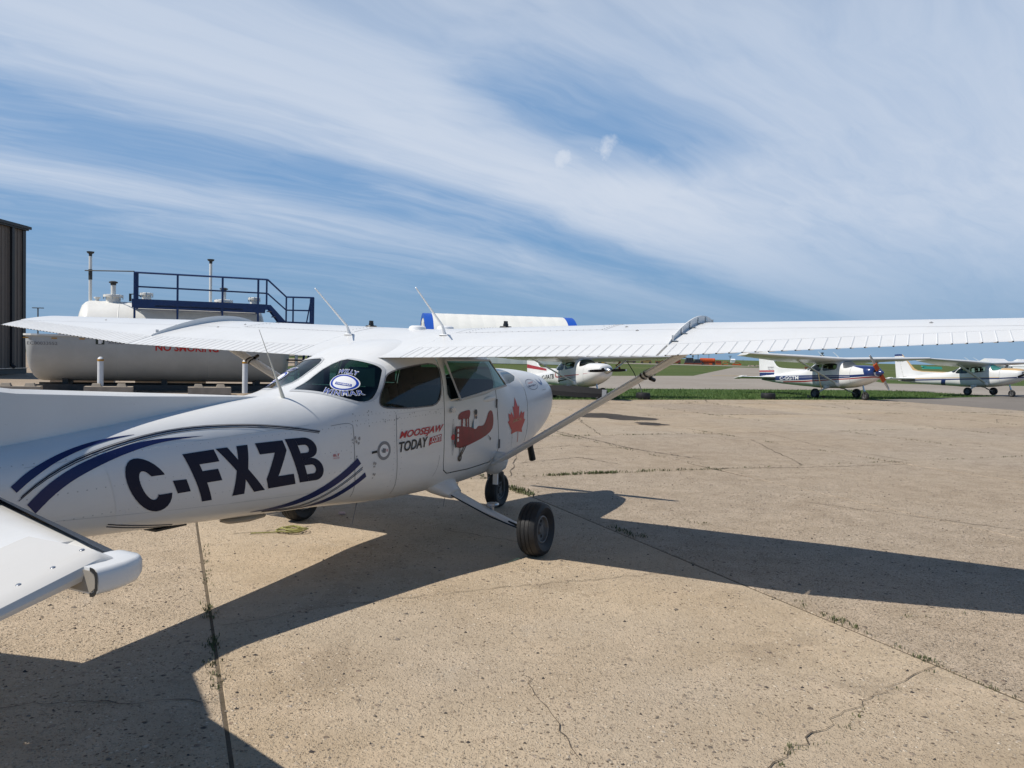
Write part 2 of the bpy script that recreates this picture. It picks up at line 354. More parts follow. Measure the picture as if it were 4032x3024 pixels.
# ---------------------------------------------------------------- ground
def NT(n, t, z=0.0): return (n*.9207+t*.3902, n*.3902-t*.9207, z)
def ground_mat(name, build):
    m = bpy.data.materials.new(name); m.use_nodes = True; t = m.node_tree; b = t.nodes['Principled BSDF']
    pos = node(t, 'ShaderNodeNewGeometry').outputs['Position']; build(t, b, pos); MATS[name] = m; return m
def g_concrete(t, b, pos):
    oi = node(t, 'ShaderNodeObjectInfo'); info = oi.outputs['Random']; worn = node(t, 'ShaderNodeSeparateColor', {0: oi.outputs['Color']}).outputs[0]
    big = noise(t, pos, .55, 4, .6); mid = noise(t, pos, 3.2, 4, .65); sm = noise(t, pos, 14, 3, .6)
    base = mixc(t, ramp(t, big, .30, .72), (.40, .315, .215), (.53, .44, .325))
    base = mixc(t, mth(t, 'MULTIPLY', ramp(t, mid, .42, .75), .7), base, (.55, .44, .315))
    base = mixc(t, mth(t, 'MULTIPLY', ramp(t, noise(t, pos, 1.7, 4, .6, .5), .60, .80), .5), base, (.60, .54, .46))
    base = mixc(t, mth(t, 'MULTIPLY', ramp(t, sm, .52, .78), .55), base, (.22, .165, .115))
    base = mixc(t, mth(t, 'MULTIPLY', info, .28), base, (.36, .29, .21))
    base = mixc(t, mth(t, 'MULTIPLY', ramp(t, noise(t, pos, .16, 3, .6, .5), .40, .66), .55), base, (.44, .395, .335))
    base = mixc(t, mth(t, 'MULTIPLY', worn, .62), base, mixc(t, ramp(t, mid, .3, .7), (.35, .288, .232), (.50, .425, .355)))
    base = mixc(t, mth(t, 'MULTIPLY', ramp(t, noise(t, pos, .75, 4, .7, 1.2), .58, .68), .40), base, (.28, .225, .165))
    # exposed aggregate: sand grains, small stones, sparse larger stones
    flat = node(t, 'ShaderNodeMapping', {'Vector': pos, 'Scale': (1, 1, .2)}).outputs[0]
    fl2 = vmth(t, 'ADD', flat, vmth(t, 'MULTIPLY', noise(t, pos, 45, 2, .5, out='Color'), (.012, .012, 0)))
    h = None
    patch = ramp(t, noise(t, pos, .8, 4, .65, .8), .40, .60)
    for sc, amt, seed, lim, tones in ((120, .85, 0.0, (.05, .35), ((.0, (.15, .108, .07)), (.3, (.29, .215, .145)), (.65, (.50, .405, .295)), (1.0, (.72, .63, .51)))),
                                      (58, .92, 3.3, (.50, .58), ((.0, (.055, .04, .03)), (.20, (.12, .088, .062)), (.36, (.26, .19, .13)), (.60, (.54, .45, .34)), (1.0, (.74, .67, .56)))),
                                      (30, .9, 7.1, (.90, .94), ((.0, (.04, .034, .034)), (.25, (.085, .065, .06)), (.5, (.22, .16, .13)), (1.0, (.60, .53, .44))))):
        vo = node(t, 'ShaderNodeTexVoronoi', {'Vector': vmth(t, 'ADD', fl2, (seed, seed*2, 0)), 'Scale': sc, 'Randomness': 1.0}, feature='F1')
        sv = node(t, 'ShaderNodeSeparateColor', {0: vo.outputs['Color']})
        core = mth(t, 'SUBTRACT', 1.0, ramp(t, mth(t, 'ADD', vo.outputs['Distance'], mth(t, 'MULTIPLY', sv.outputs[2], .25)), .25, .60))
        pick = mth(t, 'MULTIPLY', ramp(t, sv.outputs[0], lim[0], lim[1]), core)
        tone = node(t, 'ShaderNodeValToRGB', {0: sv.outputs[1]}); e = tone.color_ramp.elements
        e[0].position = tones[0][0]; e[0].color = (*tones[0][1], 1); e[1].position = 1; e[1].color = (*tones[-1][1], 1)
        for p_, c_ in tones[1:-1]: q = tone.color_ramp.elements.new(p_); q.color = (*c_, 1)
        base = mixc(t, mth(t, 'MULTIPLY', mth(t, 'MULTIPLY', pick, amt), mth(t, 'ADD', mth(t, 'MULTIPLY_ADD', patch, .50, .38), mth(t, 'MULTIPLY', worn, .45), clamp=True)), base, tone.outputs[0])
        hh = mth(t, 'MULTIPLY', pick, 1.2); h = hh if h is None else mth(t, 'ADD', h, hh)
    base = mixc(t, 1.0, base, (1.0, .97, .93, 1), 'MULTIPLY')
    t.links.new(base, b.inputs['Base Color']); b.inputs['Roughness'].default_value = .92; b.inputs['Specular IOR Level'].default_value = .25
    hgt = mth(t, 'ADD', h, mth(t, 'MULTIPLY', noise(t, pos, 38, 4, .7), 1.8))
    bn = node(t, 'ShaderNodeBump', {'Height': hgt, 'Strength': mth(t, 'MULTIPLY_ADD', worn, .55, .6), 'Distance': .008}); t.links.new(bn.outputs[0], b.inputs['Normal'])
CONC = ground_mat('aggregate_concrete', g_concrete)
def g_simple(c1, c2, c3, s1=.05, s2=.6, s3=9, bump=.4, dist=.05):
    def fn(t, b, pos):
        a = mixc(t, ramp(t, noise(t, pos, s1, 5, .6, .4), .32, .70), c1, c2)
        a = mixc(t, mth(t, 'MULTIPLY', ramp(t, noise(t, pos, s2, 5, .65), .45, .78), .7), a, c3)
        a = mixc(t, mth(t, 'MULTIPLY', ramp(t, noise(t, pos, s3, 4, .7), .35, .8), .45), a, tuple(x*.55 for x in c1))
        t.links.new(a, b.inputs['Base Color']); b.inputs['Roughness'].default_value = .95; b.inputs['Specular IOR Level'].default_value = .15
        bn = node(t, 'ShaderNodeBump', {'Height': noise(t, pos, s3*1.5, 5, .7), 'Strength': bump, 'Distance': dist}); t.links.new(bn.outputs[0], b.inputs['Normal'])
    return fn
PRAIRIE = ground_mat('prairie_grass', g_simple((.066, .105, .026), (.115, .135, .045), (.15, .15, .065), .02, .11, 2.5, .6, .2))
TURF = ground_mat('mown_turf', g_simple((.040, .085, .014), (.058, .11, .02), (.10, .13, .04), .12, .9, 14, .8, .06))
TAXI = ground_mat('taxiway_concrete', g_simple((.30, .265, .225), (.345, .31, .27), (.25, .22, .185), .06, .5, 6, .2, .01))
ASPH = ground_mat('worn_asphalt', g_simple((.19, .17, .15), (.235, .21, .185), (.155, .14, .125), .08, .6, 18, .3, .01))
SAND = ground_mat('yard_gravel', g_simple((.34, .27, .20), (.40, .325, .25), (.27, .21, .155), .1, .8, 22, .5, .02))
DIRT = ground_mat('joint_soil', g_simple((.10, .08, .058), (.20, .16, .115), (.075, .066, .042), .6, 5, 40, .6, .01))
TAR = ground_mat('tar_patch_mix', g_simple((.055, .048, .043), (.085, .073, .062), (.035, .03, .028), 1.0, 7, 40, .5, .006))
MORTAR = ground_mat('pale_mortar', g_simple((.37, .33, .275), (.43, .39, .335), (.30, .26, .205), 1.2, 6, 40, .4, .005))
def sheet(name, pts, z, m, parent=None):
    bm = bm_poly([[(p[0], p[1]) for p in pts]])
    for v in bm.verts: v.co.z = z
    for f in bm.faces:
        if f.normal.z < 0: f.normal_flip()
    o = bm_obj(name, bm, m, parent, False, False); bm.free(); return o
struct(sheet('ground', [(-6000, -3000), (6000, -3000), (6000, 9000), (-6000, 9000)], -.08, PRAIRIE))
struct(sheet('gravel_yard', [(-140, 4), NT(-13.9, 6)[:2], NT(-13.9, -26.55)[:2], NT(5, -26.55)[:2], NT(5, -62)[:2], (-30, 150), (-140, 150)], -.05, SAND))
struct(sheet('taxiway', [NT(5, -35.9)[:2], NT(41, -36)[:2], NT(42, -30)[:2], NT(120, -30)[:2], NT(120, -47)[:2], NT(61, -47)[:2], NT(55, -49.7)[:2], (65, 180), (110, 215), (48.8, 178), (17.8, 79.2), (9.8, 71.7), NT(5, -58)[:2]], -.044, TAXI))
struct(sheet('asphalt_taxiway', [NT(28.85, 8)[:2], NT(120, 8)[:2], NT(120, -29.9)[:2], NT(42, -29.9)[:2], NT(28.85, -26.6)[:2]], -.004, ASPH))
struct(sheet('far_road', [(-160, 214), (66, 208), (66, 238), (-160, 250)], -.040, TAXI))
ap = sheet('apron', [NT(-14, 6)[:2], NT(28.84, 6)[:2], NT(28.84, -26.6)[:2], NT(-14, -26.6)[:2]], -.005, DIRT); struct(ap)
# slabs
NL = [.23+3.57*k for k in range(-4, 9)]; TL = [4.55, -9.70, -14.45, -19.20, -23.95, -26.5]
rnd = random.Random(11)
def slab_mesh(L, Wd):
    pts = []
    e = 9 if L < 6 else 13
    for (a, b) in (((-1, -1), (1, -1)), ((1, -1), (1, 1)), ((1, 1), (-1, 1)), ((-1, 1), (-1, -1))):
        for i in range(e):
            k = i/e; x = (a[0]+(b[0]-a[0])*k)*(Wd/2-.0028); y = (a[1]+(b[1]-a[1])*k)*(L/2-.0015)
            j = .0045 if rnd.random() < .8 else .016
            if i == 0: x *= 1-rnd.random()*.012; y *= 1-rnd.random()*.012
            pts.append((x+rnd.uniform(-j, j*.3)*(1 if x > 0 else -1), y+rnd.uniform(-j, j*.3)*(1 if y > 0 else -1)))
    n = len(pts); inn = grow(pts, -.008)
    V = [(a, b, 0) for a, b in inn]+[(a, b, -.008) for a, b in pts]+[(a, b, -.06) for a, b in pts]
    F = [tuple(range(n))]+[(n+i, n+(i+1) % n, (i+1) % n, i) for i in range(n)]+[(2*n+i, 2*n+(i+1) % n, n+(i+1) % n, n+i) for i in range(n)]
    d = bpy.data.meshes.new('concrete_slab'); d.from_pydata(V, [], F); d.materials.append(CONC)
    b = bmesh.new(); b.from_mesh(d); bmesh.ops.recalc_face_normals(b, faces=b.faces); b.to_mesh(d); b.free(); return d
var = [slab_mesh(4.75, 3.57) for _ in range(4)]; varS = [slab_mesh(2.55, 3.57) for _ in range(2)]; varL = [slab_mesh(14.25, 3.57) for _ in range(3)]
for i in range(len(NL)-1):
    for j in range(len(TL)-1):
        short = TL[j]-TL[j+1] < 3; o = bpy.data.objects.new('concrete_slab', rnd.choice(varS if short else varL if j == 0 else var)); link(o, ap)
        c = NT((NL[i]+NL[i+1])/2, (TL[j]+TL[j+1])/2)
        wn = (.12 if 0 < NL[i]+.1 < 3.6 else .75 if NL[i] > 3 else .42) if j == 0 else rnd.uniform(.25, 1.0); o.color = (wn, wn, wn, 1)
        o.location = (c[0], c[1], rnd.uniform(-.0025, .0025)); o.rotation_euler = (0 if j == 0 else rnd.uniform(-.0007, .0007), 0 if j == 0 else rnd.uniform(-.0007, .0007), math.atan2(.3902, .9207)+(math.pi if rnd.random() < .5 else 0))
# cracks running across slabs
ck = MB()
def crack(pts, w, z=.0045, jit=.022, seg=.06):
    P = []; prev = None
    path = []
    for a, b in zip(pts[:-1], pts[1:]):
        l = math.hypot(b[0]-a[0], b[1]-a[1]); n = max(2, int(l/seg))
        for k in range(n): path.append((a[0]+(b[0]-a[0])*k/n+rnd.uniform(-jit, jit), a[1]+(b[1]-a[1])*k/n+rnd.uniform(-jit, jit)))
    path.append(pts[-1])
    for k, p in enumerate(path):
        q = path[min(k+1, len(path)-1)]; o_ = path[max(k-1, 0)]; dx, dy = q[0]-o_[0], q[1]-o_[1]; l = math.hypot(dx, dy) or 1
        ww = w*rnd.uniform(.25, 1.0)*(0.2 if k in (0, len(path)-1) else 1)
        P += [(p[0]-dy/l*ww, p[1]+dx/l*ww, z), (p[0]+dy/l*ww, p[1]-dx/l*ww, z)]
    ck.add(P, [(2*i, 2*i+1, 2*i+3, 2*i+2) for i in range(len(path)-1)])
crack([(2.33, 4.30), (1.67, 3.74), (1.18, 3.27), (.72, 2.75)], .0042)
crack([(-1.67, 4.59), (-1.11, 5.01), (-.34, 5.39), (1.2, 6.0)], .0042); crack([(-2.9, 3.2), (-2.1, 3.55), (-1.25, 3.62)], .004)
crack([(.10, 4.0), (.35, 3.0), (.40, 2.4)], .003); crack([(.9, 17.3), (2.2, 14.1), (3.1, 12.9)], .02); crack([(2.8, 11.8), (4.4, 12.2), (6.4, 12.9)], .012)
crack([(-.2, 13.2), (1.0, 14.4), (2.2, 14.3)], .012); crack([(.1, 11.9), (1.1, 12.8), (1.7, 12.0)], .012); crack([(3.4, 9.2), (4.9, 8.0), (6.4, 7.2)], .008)
crack([(-1.8, 7.3), (-2.4, 6.9)], .006); crack([(-.6, 7.3), (.4, 6.7)], .006)
for i in range(len(NL)-1):
    for j in range(0, len(TL)-1):
        if j > 0 and rnd.random() < .6:
            n0, n1, t0, t1 = NL[i], NL[i+1], TL[j], TL[j+1]
            a = (n0+rnd.random()*(n1-n0), t0) if rnd.random() < .5 else (n0, t0+rnd.random()*(t1-t0)); b_ = (n0+rnd.random()*(n1-n0), t1) if rnd.random() < .5 else (n1, t0+rnd.random()*(t1-t0))
            m_ = ((a[0]+b_[0])/2+rnd.uniform(-.4, .4), (a[1]+b_[1])/2+rnd.uniform(-.4, .4))
            crack([NT(*a)[:2], NT(*m_)[:2], NT(*b_)[:2]], .0045+.0045*j, jit=.016+.012*j, seg=.10+.03*j)
o = ck.build('crack', ground_mat('crack_soil', g_simple((.10, .08, .06), (.17, .135, .10), (.07, .06, .045), .6, 5, 40, .5, .01)), ap); o['kind'] = 'stuff'
def blob(cx, cy, rx, ry, n=40, k=.25, rot=0.4):
    ph = [rnd.random()*6.28 for _ in range(5)]; P = []
    for i in range(n):
        a = 2*math.pi*i/n; r_ = 1+sum(k/(q+1)*math.sin((q+2)*a+ph[q]) for q in range(5))+rnd.uniform(-.07, .07)
        x, y = rx*r_*math.cos(a), ry*r_*math.sin(a); P.append((cx+x*math.cos(rot)-y*math.sin(rot), cy+x*math.sin(rot)+y*math.cos(rot)))
    return P
sheet('tar_patch', blob(2.75, 21.7, .95, 1.0), .0055, TAR, ap); sheet('tar_patch', blob(3.42, 19.6, .42, .36), .0055, TAR, ap)
# loose stones
st_ = MB(); STN = mat('loose_stone', (.30, .25, .20), .9, var=.6, vs=3); STD = mat('loose_stone_dark', (.05, .043, .04), .9)
for mm, cnt in ((STN, 1300), (STD, 420)):
    st_ = MB()
    for _ in range(cnt):
        d_ = 2.6+rnd.random()**1.6*16; az = R(rnd.uniform(-36, 36)); x, y = d_*math.sin(az), d_*math.cos(az); r_ = rnd.uniform(.0025, .0065)*(1.0+.05*d_)*(1.6 if rnd.random() < .05 else 1)
        rr = rnd.random()*6.28; P = []
        for k in range(5): P.append((x+r_*1.4*math.cos(rr+k*1.2566)*rnd.uniform(.7, 1.2), y+r_*math.sin(rr+k*1.2566)*rnd.uniform(.7, 1.2), .0))
        P.append((x+rnd.uniform(-.3, .3)*r_, y, r_*rnd.uniform(.7, 1.2))); st_.add(P, [(k, (k+1) % 5, 5) for k in range(5)])
    o = st_.build('loose_stones', mm); tag(o, 'loose pale pebbles scattered over the concrete apron' if mm is STN else 'loose dark pebbles scattered over the concrete apron', 'pebbles', kind='stuff')
# weeds in the joints, turf on the strip
def leafm(name, c1, c2):
    m = bpy.data.materials.new(name); m.use_nodes = True; t = m.node_tree; b = t.nodes['Principled BSDF']
    pos = node(t, 'ShaderNodeNewGeometry').outputs['Position']
    t.links.new(mixc(t, ramp(t, noise(t, pos, 1.3, 4, .7), .3, .7), c1, c2), b.inputs['Base Color']); b.inputs['Roughness'].default_value = .7; return m
WEED = leafm('weed_leaf', (.050, .072, .022), (.12, .125, .05)); BLADE = leafm('grass_blade', (.06, .12, .02), (.11, .16, .04))
gm = MB(); rnd = random.Random(23)
def tuft(x, y, hgt, n, spread, tgt):
    for _ in range(n):
        a = rnd.random()*6.28; bx, by = x+rnd.gauss(0, spread), y+rnd.gauss(0, spread); h = hgt*rnd.uniform(.25, .8); w = h*rnd.uniform(.10, .22)
        lx, ly = math.cos(a)*h*rnd.uniform(.2, .9), math.sin(a)*h*rnd.uniform(.2, .9); px_, py_ = -math.sin(a)*w, math.cos(a)*w
        tgt.add([(bx-px_*.6, by-py_*.6, -.01), (bx+px_*.6, by+py_*.6, -.01), (bx+lx*.5+px_, by+ly*.5+py_, h*.62), (bx+lx, by+ly, h), (bx+lx*.5-px_, by+ly*.5-py_, h*.62)], [(0, 1, 2, 3, 4)])
def weeds(a, b, per_m, hgt, sp=.012, k=5):
    L = math.hypot(b[0]-a[0], b[1]-a[1])
    for _ in range(int(L*per_m)):
        u = rnd.random(); tuft(a[0]+(b[0]-a[0])*u+rnd.gauss(0, sp), a[1]+(b[1]-a[1])*u+rnd.gauss(0, sp), hgt, k, .014, gm)
weeds((.42, 10.72), (1.2, 11.08), 60, .05, .03); weeds((1.2, 11.08), (2.75, 11.75), 30, .042, .025); weeds((1.0, 11.0), (1.5, 11.2), 60, .055, .05)
weeds((.02, 9.72), (.26, 9.2), 150, .045, .05); weeds((-.05, 9.85), (.1, 9.5), 60, .04, .03); weeds((.98, 7.62), (1.22, 7.12), 70, .03, .03); weeds((1.7, 7.95), (2.1, 7.8), 22, .026, .05)
weeds((-1.90, 5.05), (-1.76, 4.72), 70, .028, .014); weeds((-1.62, 4.42), (-1.55, 4.22), 90, .030, .016); weeds((-1.52, 4.12), (-1.36, 3.75), 60, .025, .02); weeds((-2.5, 6.6), (-1.95, 5.2), 16, .02, .012)
weeds((2.02, 5.10), (2.12, 4.86), 70, .032, .02); weeds((2.10, 4.9), (2.30, 4.36), 18, .022, .006); weeds((2.26, 4.38), (2.34, 4.26), 90, .026, .012); weeds((2.31, 4.25), (2.5, 3.84), 20, .02, .006); weeds((1.95, 5.35), (2.03, 5.12), 30, .02, .02)
weeds((2.25, 4.2), (1.05, 3.1), 10, .02, .006); weeds((1.17, 3.27), (1.22, 3.31), 120, .024, .01); weeds((2.4, 5.05), (3.1, 5.2), 10, .02, .012)
for n_ in NL[3:]:
    for _ in range(30):
        t_ = rnd.uniform(-26, -9); a = NT(n_, t_); weeds(a[:2], NT(n_, t_-rnd.uniform(.2, .9))[:2], 12, .035, .015, 3)
for t_ in TL[1:-1]:
    for _ in range(40):
        n_ = rnd.uniform(0, 28); weeds(NT(n_, t_)[:2], NT(n_+rnd.uniform(.3, 1.5), t_)[:2], 9, .035, .015, 3)
tag(gm.build('joint_weeds', WEED), 'low green weeds growing in the joints of the concrete apron', 'weeds', kind='stuff')
gs = sheet('grass_strip', [NT(5, -26.55)[:2], NT(27.5, -26.3)[:2], NT(41.8, -30)[:2], NT(39, -36)[:2], NT(5, -36)[:2]], -.006, TURF); struct(gs)
gb = MB()
for _ in range(30000):
    n_ = rnd.uniform(6, 41); t_ = -26.45-rnd.random()**1.5*9.4
    if n_ > 28 and t_ > -26.5-(n_-28)*.26: continue
    x, y, _z = NT(n_, t_+rnd.uniform(-.15, .12)); h = rnd.uniform(.03, .085)*(1.5 if rnd.random() < .04 else 1); a = rnd.random()*6.28; w = .013
    gb.add([(x-math.sin(a)*w, y+math.cos(a)*w, -.02), (x+math.sin(a)*w, y-math.cos(a)*w, -.02), (x+math.cos(a)*h*.5, y+math.sin(a)*h*.5, h)], [(0, 1, 2)])
tag(me('turf_blades', gb.v, gb.f, BLADE, fix=False), 'short green turf on the strip between apron and taxiway', 'grass', kind='stuff')
for pts in ([(21, 85), (27, 88.5), (27.2, 88.0), (21.2, 84.5)], [(20, 82), (34, 85), (34.2, 84.3), (20.2, 81.4)]): sheet('painted_line', pts, -.036, mat('faded_yellow', (.46, .33, .13), .8), bpy.data.objects['taxiway'])
# ---------------------------------------------------------------- aircraft shapes
# fuselage stations: x, zb, zt, w, zc, nt, nb
ST=[( 2.31, .96,1.31,.22,1.14,2.0,2.0),
    ( 2.27, .88,1.37,.31,1.14,2.2,2.2),
    ( 2.15, .79,1.415,.395,1.13,2.4,2.2),
    ( 1.93, .705,1.445,.45,1.09,2.6,2.3),
    ( 1.60, .605,1.465,.495,1.03,2.8,2.4),
    ( 1.25, .53,1.475,.525,.97,2.9,2.6),
    ( 0.95, .485,1.50,.54,.92,3.0,2.9),
    ( 0.60, .46,1.68,.555,.89,3.3,3.1),
    ( 0.20, .445,1.74,.56,.88,3.5,3.2),
    (-0.30, .445,1.72,.56,.88,3.5,3.2),
    (-0.70, .45,1.66,.55,.89,3.6,3.1),
    (-0.95, .46,1.58,.535,.90,3.6,3.0),
    (-1.20, .475,1.478,.505,.91,3.4,2.8),
    (-1.45, .495,1.365,.465,.92,3.0,2.7),
    (-1.75, .51,1.305,.42,.92,2.6,2.6),
    (-2.10, .53,1.272,.37,.925,2.4,2.5),
    (-2.60, .56,1.218,.305,.92,2.3,2.4),
    (-3.20, .60,1.150,.235,.91,2.2,2.3),
    (-3.80, .655,1.09,.17,.90,2.2,2.3),
    (-4.40, .725,1.045,.11,.90,2.2,2.2),
    (-4.95, .80,1.01,.06,.91,2.1,2.1)]
def sect(x):
    n=len(ST)
    if x>=ST[0][0]: return ST[0][1:]
    if x<=ST[-1][0]: return ST[-1][1:]
    for i in range(n-1):
        if ST[i+1][0]<=x<=ST[i][0]: break
    # monotone-ish cubic hermite (catmull, non-uniform)
    t=(x-ST[i][0])/(ST[i+1][0]-ST[i][0]); out=[]
    for k in range(1,7):
        p0=ST[i][k];p1=ST[i+1][k];h=ST[i+1][0]-ST[i][0]; s=(p1-p0)/h
        def slope(j):
            if j==0 or j==n-1:
                a,b=(0,1) if j==0 else (n-2,n-1)
                return (ST[b][k]-ST[a][k])/(ST[b][0]-ST[a][0])
            d0=(ST[j][k]-ST[j-1][k])/(ST[j][0]-ST[j-1][0]); d1=(ST[j+1][k]-ST[j][k])/(ST[j+1][0]-ST[j][0])
            if d0*d1<=0: return 0
            return 2*d0*d1/(d0+d1)
        m0=slope(i)*h;m1=slope(i+1)*h
        out.append((2*t**3-3*t*t+1)*p0+(t**3-2*t*t+t)*m0+(-2*t**3+3*t*t)*p1+(t**3-t*t)*m1)
    return out
def hw(x,z):
    zb,zt,w,zc,nt,nb=sect(x)
    if z>=zc: r=(z-zc)/(zt-zc);n=nt
    else: r=(zc-z)/(zc-zb);n=nb
    if r>=1: return 0.0
    return w*(1-r**n)**(1/n)
def ring(x,N=64):
    zb,zt,w,zc,nt,nb=sect(x); P=[]
    for i in range(N):
        a=2*math.pi*i/N; c,s=math.cos(a),math.sin(a)
        n=nt if s>=0 else nb; h=(zt-zc) if s>=0 else (zc-zb)
        P.append((x,w*math.copysign(abs(c)**(2/n),c),zc+h*math.copysign(abs(s)**(2/n),s)))
    return P
# wing
def naca(u,m=.02,p=.4,t=.125):
    yt=5*t*(.2969*math.sqrt(max(u,0))-.126*u-.3516*u*u+.2843*u**3-.1036*u**4)
    yc=m/p**2*(2*p*u-u*u) if u<p else m/(1-p)**2*((1-2*p)+2*p*u-u*u)
    return yc+yt,yc-yt
def wst(y):
    y=abs(y)
    z=1.556+.0285*y if y<2.47 else 1.6264+(y-2.47)*(.1856/2.83)
    if y<2.47: le,te=.71,-.9135; inc=6.5
    else:
        k=(y-2.47)/2.83; le=.71-.17*k; te=-.9135+.547*k; inc=6.5-1.2*k
    return le,te,z,inc
def wing_pt(u,y,up=True):
    le,te,z,inc=wst(y); c=le-te; a,b=naca(u); v=a if up else b
    return (le-u*c, y, z+(1-u)*c*math.sin(math.radians(inc))+v*c)
EPS = .003
def skin(side, e=EPS): return lambda x, z: Vector((x, side*(hw(x, z)+e), z))
def hump(e=.004):                        # lay (y, z) on the sloping rear window area
    def fn(y, z):
        a, b = -1.80, -.90
        for _ in range(26):
            m = (a+b)/2
            if hw(m, z) > abs(y): b = m
            else: a = m
        return Vector((b-e*.8, y, z+e*.6))
    return fn
def loft(xs, N=96):
    bm = bmesh.new(); prev = None; first = None
    for x in xs:
        rg = [bm.verts.new(p) for p in ring(x, N)]
        if prev:
            for k in range(N): bm.faces.new((prev[k], prev[(k+1) % N], rg[(k+1) % N], rg[k]))
        else: first = rg
        prev = rg
    bm.faces.new(first); bm.faces.new(prev)
    bmesh.ops.recalc_face_normals(bm, faces=bm.faces); return bm
def cut(bm, poly, ax=(0, 2), pred=None, marg=.07):
    i, j = ax; k = 3-i-j; n = len(poly)
    for a in range(n):
        p, q = poly[a], poly[(a+1) % n]
        lo = (min(p[0], q[0])-marg, min(p[1], q[1])-marg); hi = (max(p[0], q[0])+marg, max(p[1], q[1])+marg)
        fs = [f for f in bm.faces if (pred is None or pred(f)) and len(f.verts) < 30 and lo[0] < f.calc_center_median()[i] < hi[0] and lo[1] < f.calc_center_median()[j] < hi[1]]
        if not fs: continue
        g = set(fs)
        for f in fs: g.update(f.edges); g.update(f.verts)
        co = [0, 0, 0]; no = [0, 0, 0]; co[i], co[j] = p; no[i] = q[1]-p[1]; no[j] = -(q[0]-p[0])
        if abs(no[i])+abs(no[j]) < 1e-9: continue
        bmesh.ops.bisect_plane(bm, geom=list(g), plane_co=co, plane_no=no, dist=1e-5)
    return [f for f in bm.faces if len(f.verts) < 30 and (pred is None or pred(f)) and inside((f.calc_center_median()[i], f.calc_center_median()[j]), poly)]
def take(bm, faces):
    nb = bmesh.new(); mp = {}
    for f in faces:
        vs = []
        for v in f.verts:
            if v.index not in mp or True:
                if v not in mp: mp[v] = nb.verts.new(v.co)
            vs.append(mp[v])
        try: nb.faces.new(vs).material_index = f.material_index
        except ValueError: pass
    bmesh.ops.delete(bm, geom=faces, context='FACES'); return nb
DOOR = [(-.335, 1.60), (-.340, 1.2), (-.335, .73), (-.31, .665), (-.24, .630), (.1, .626), (.5, .645), (.585, .685), (.622, .77), (.60, .95), (.565, 1.2), (.55, 1.45), (.55, 1.60)]
DWIN = chaikin([(-.255, 1.56), (-.285, 1.4), (-.285, 1.212), (.1, 1.243), (.53, 1.285), (.53, 1.42), (.50, 1.56)], 2)
SWIN = chaikin([(-.97, 1.455), (-.68, 1.505), (-.35, 1.53), (-.355, 1.41), (-.40, 1.205), (-.68, 1.196), (-.95, 1.198), (-1.13, 1.215), (-1.11, 1.29), (-1.04, 1.37)], 2)
BWIN = chaikin([(-.05, 1.333), (-.18, 1.334), (-.30, 1.318), (-.40, 1.28), (-.475, 1.240), (-.472, 1.33), (-.44, 1.43), (-.40, 1.50), (-.26, 1.537), (-.05, 1.552)], 2)
WSCR = [(.655, 1.66), (.88, 1.335), (1.0, 1.338), (1.14, 1.358), (1.26, 1.40), (1.255, 1.60), (.9, 1.80)]
def seal(name, poly, fn, m, parent, w=.014):
    o = grow(poly, w); n = len(poly)
    drape(name, bm_poly([[poly[k], poly[(k+1) % n], o[(k+1) % n], o[k]] for k in range(n)]), fn, m, parent, .05)
def foil_obj(name, ys, sd, u0, u1, m, parent, tip=False, nu=16):
    """slice of the wing between two chord fractions, closed at both ends"""
    P = []; n = None
    for y in ys:
        a, b = u0(y), u1(y); us = [a+(b-a)*(1-math.cos(math.pi/2*k/nu)) if a == 0 else a+(b-a)*k/nu for k in range(nu+1)]
        row = [wing_pt(u, y) for u in reversed(us)]+[wing_pt(u, y, False) for u in (us[1:] if a == 0 else us)]
        if n is None: n = len(row)
        if b < 1: row[0] = (row[0][0], y, row[0][2]); 
        P += [(p[0], sd*p[1], p[2]) for p in row]
    if tip:
        for dy, k, dz in ((.05, .96, .0), (.10, .86, -.012), (.135, .66, -.03)):
            row = P[-n:] if dy == .05 else base
            if dy == .05: base = row
            cx = sum(p[0] for p in row)/n+.03; cz = sum(p[2] for p in row)/n
            P += [(cx+(p[0]-cx)*(k*.5+.5), p[1]+sd*dy, cz+(p[2]-cz)*k+dz) for p in base]
    rows = len(P)//n; F = []
    for i in range(rows-1):
        for k in range(n): F.append((i*n+k, i*n+(k+1) % n, (i+1)*n+(k+1) % n, (i+1)*n+k))
    F += [tuple(range(n)), tuple(range(len(P)-n, len(P)))]
    return me(name, P, F, m, parent, True)
def chord(y): le, te, z, inc = wst(y); return le-te
HING = .262
def fr(a, b, n): return [a+(b-a)*i/n for i in range(n+1)]
def beads(name, y0, y1, sd, m, parent, step=.0755, w=.0055, h=.0035):
    mb = MB(); y = y0
    while y < y1:
        c = chord(y); us = [1-HING/c+.014, 1-HING/c*.66, 1-HING/c*.33, .9985]
        for up in (True, False):
            P = []
            for u in us:
                for dy, dz in ((-w, 0), (0, h), (w, 0)):
                    p = wing_pt(u, y+dy, up); P.append((p[0], sd*p[1], p[2]+(dz if up else -dz)+(.0006 if up else -.0006)))
            mb.add(P, [(i*3+k, i*3+k+1, i*3+k+4, i*3+k+3) for i in range(len(us)-1) for k in (0, 1)]+[(9, 10, 11), (0, 1, 2)])
        y += step
    o = mb.build(name, m, parent, False); o['kind'] = 'stuff'; return o
RUSTD = mat('caliper_grey', (.09, .085, .08), .6)
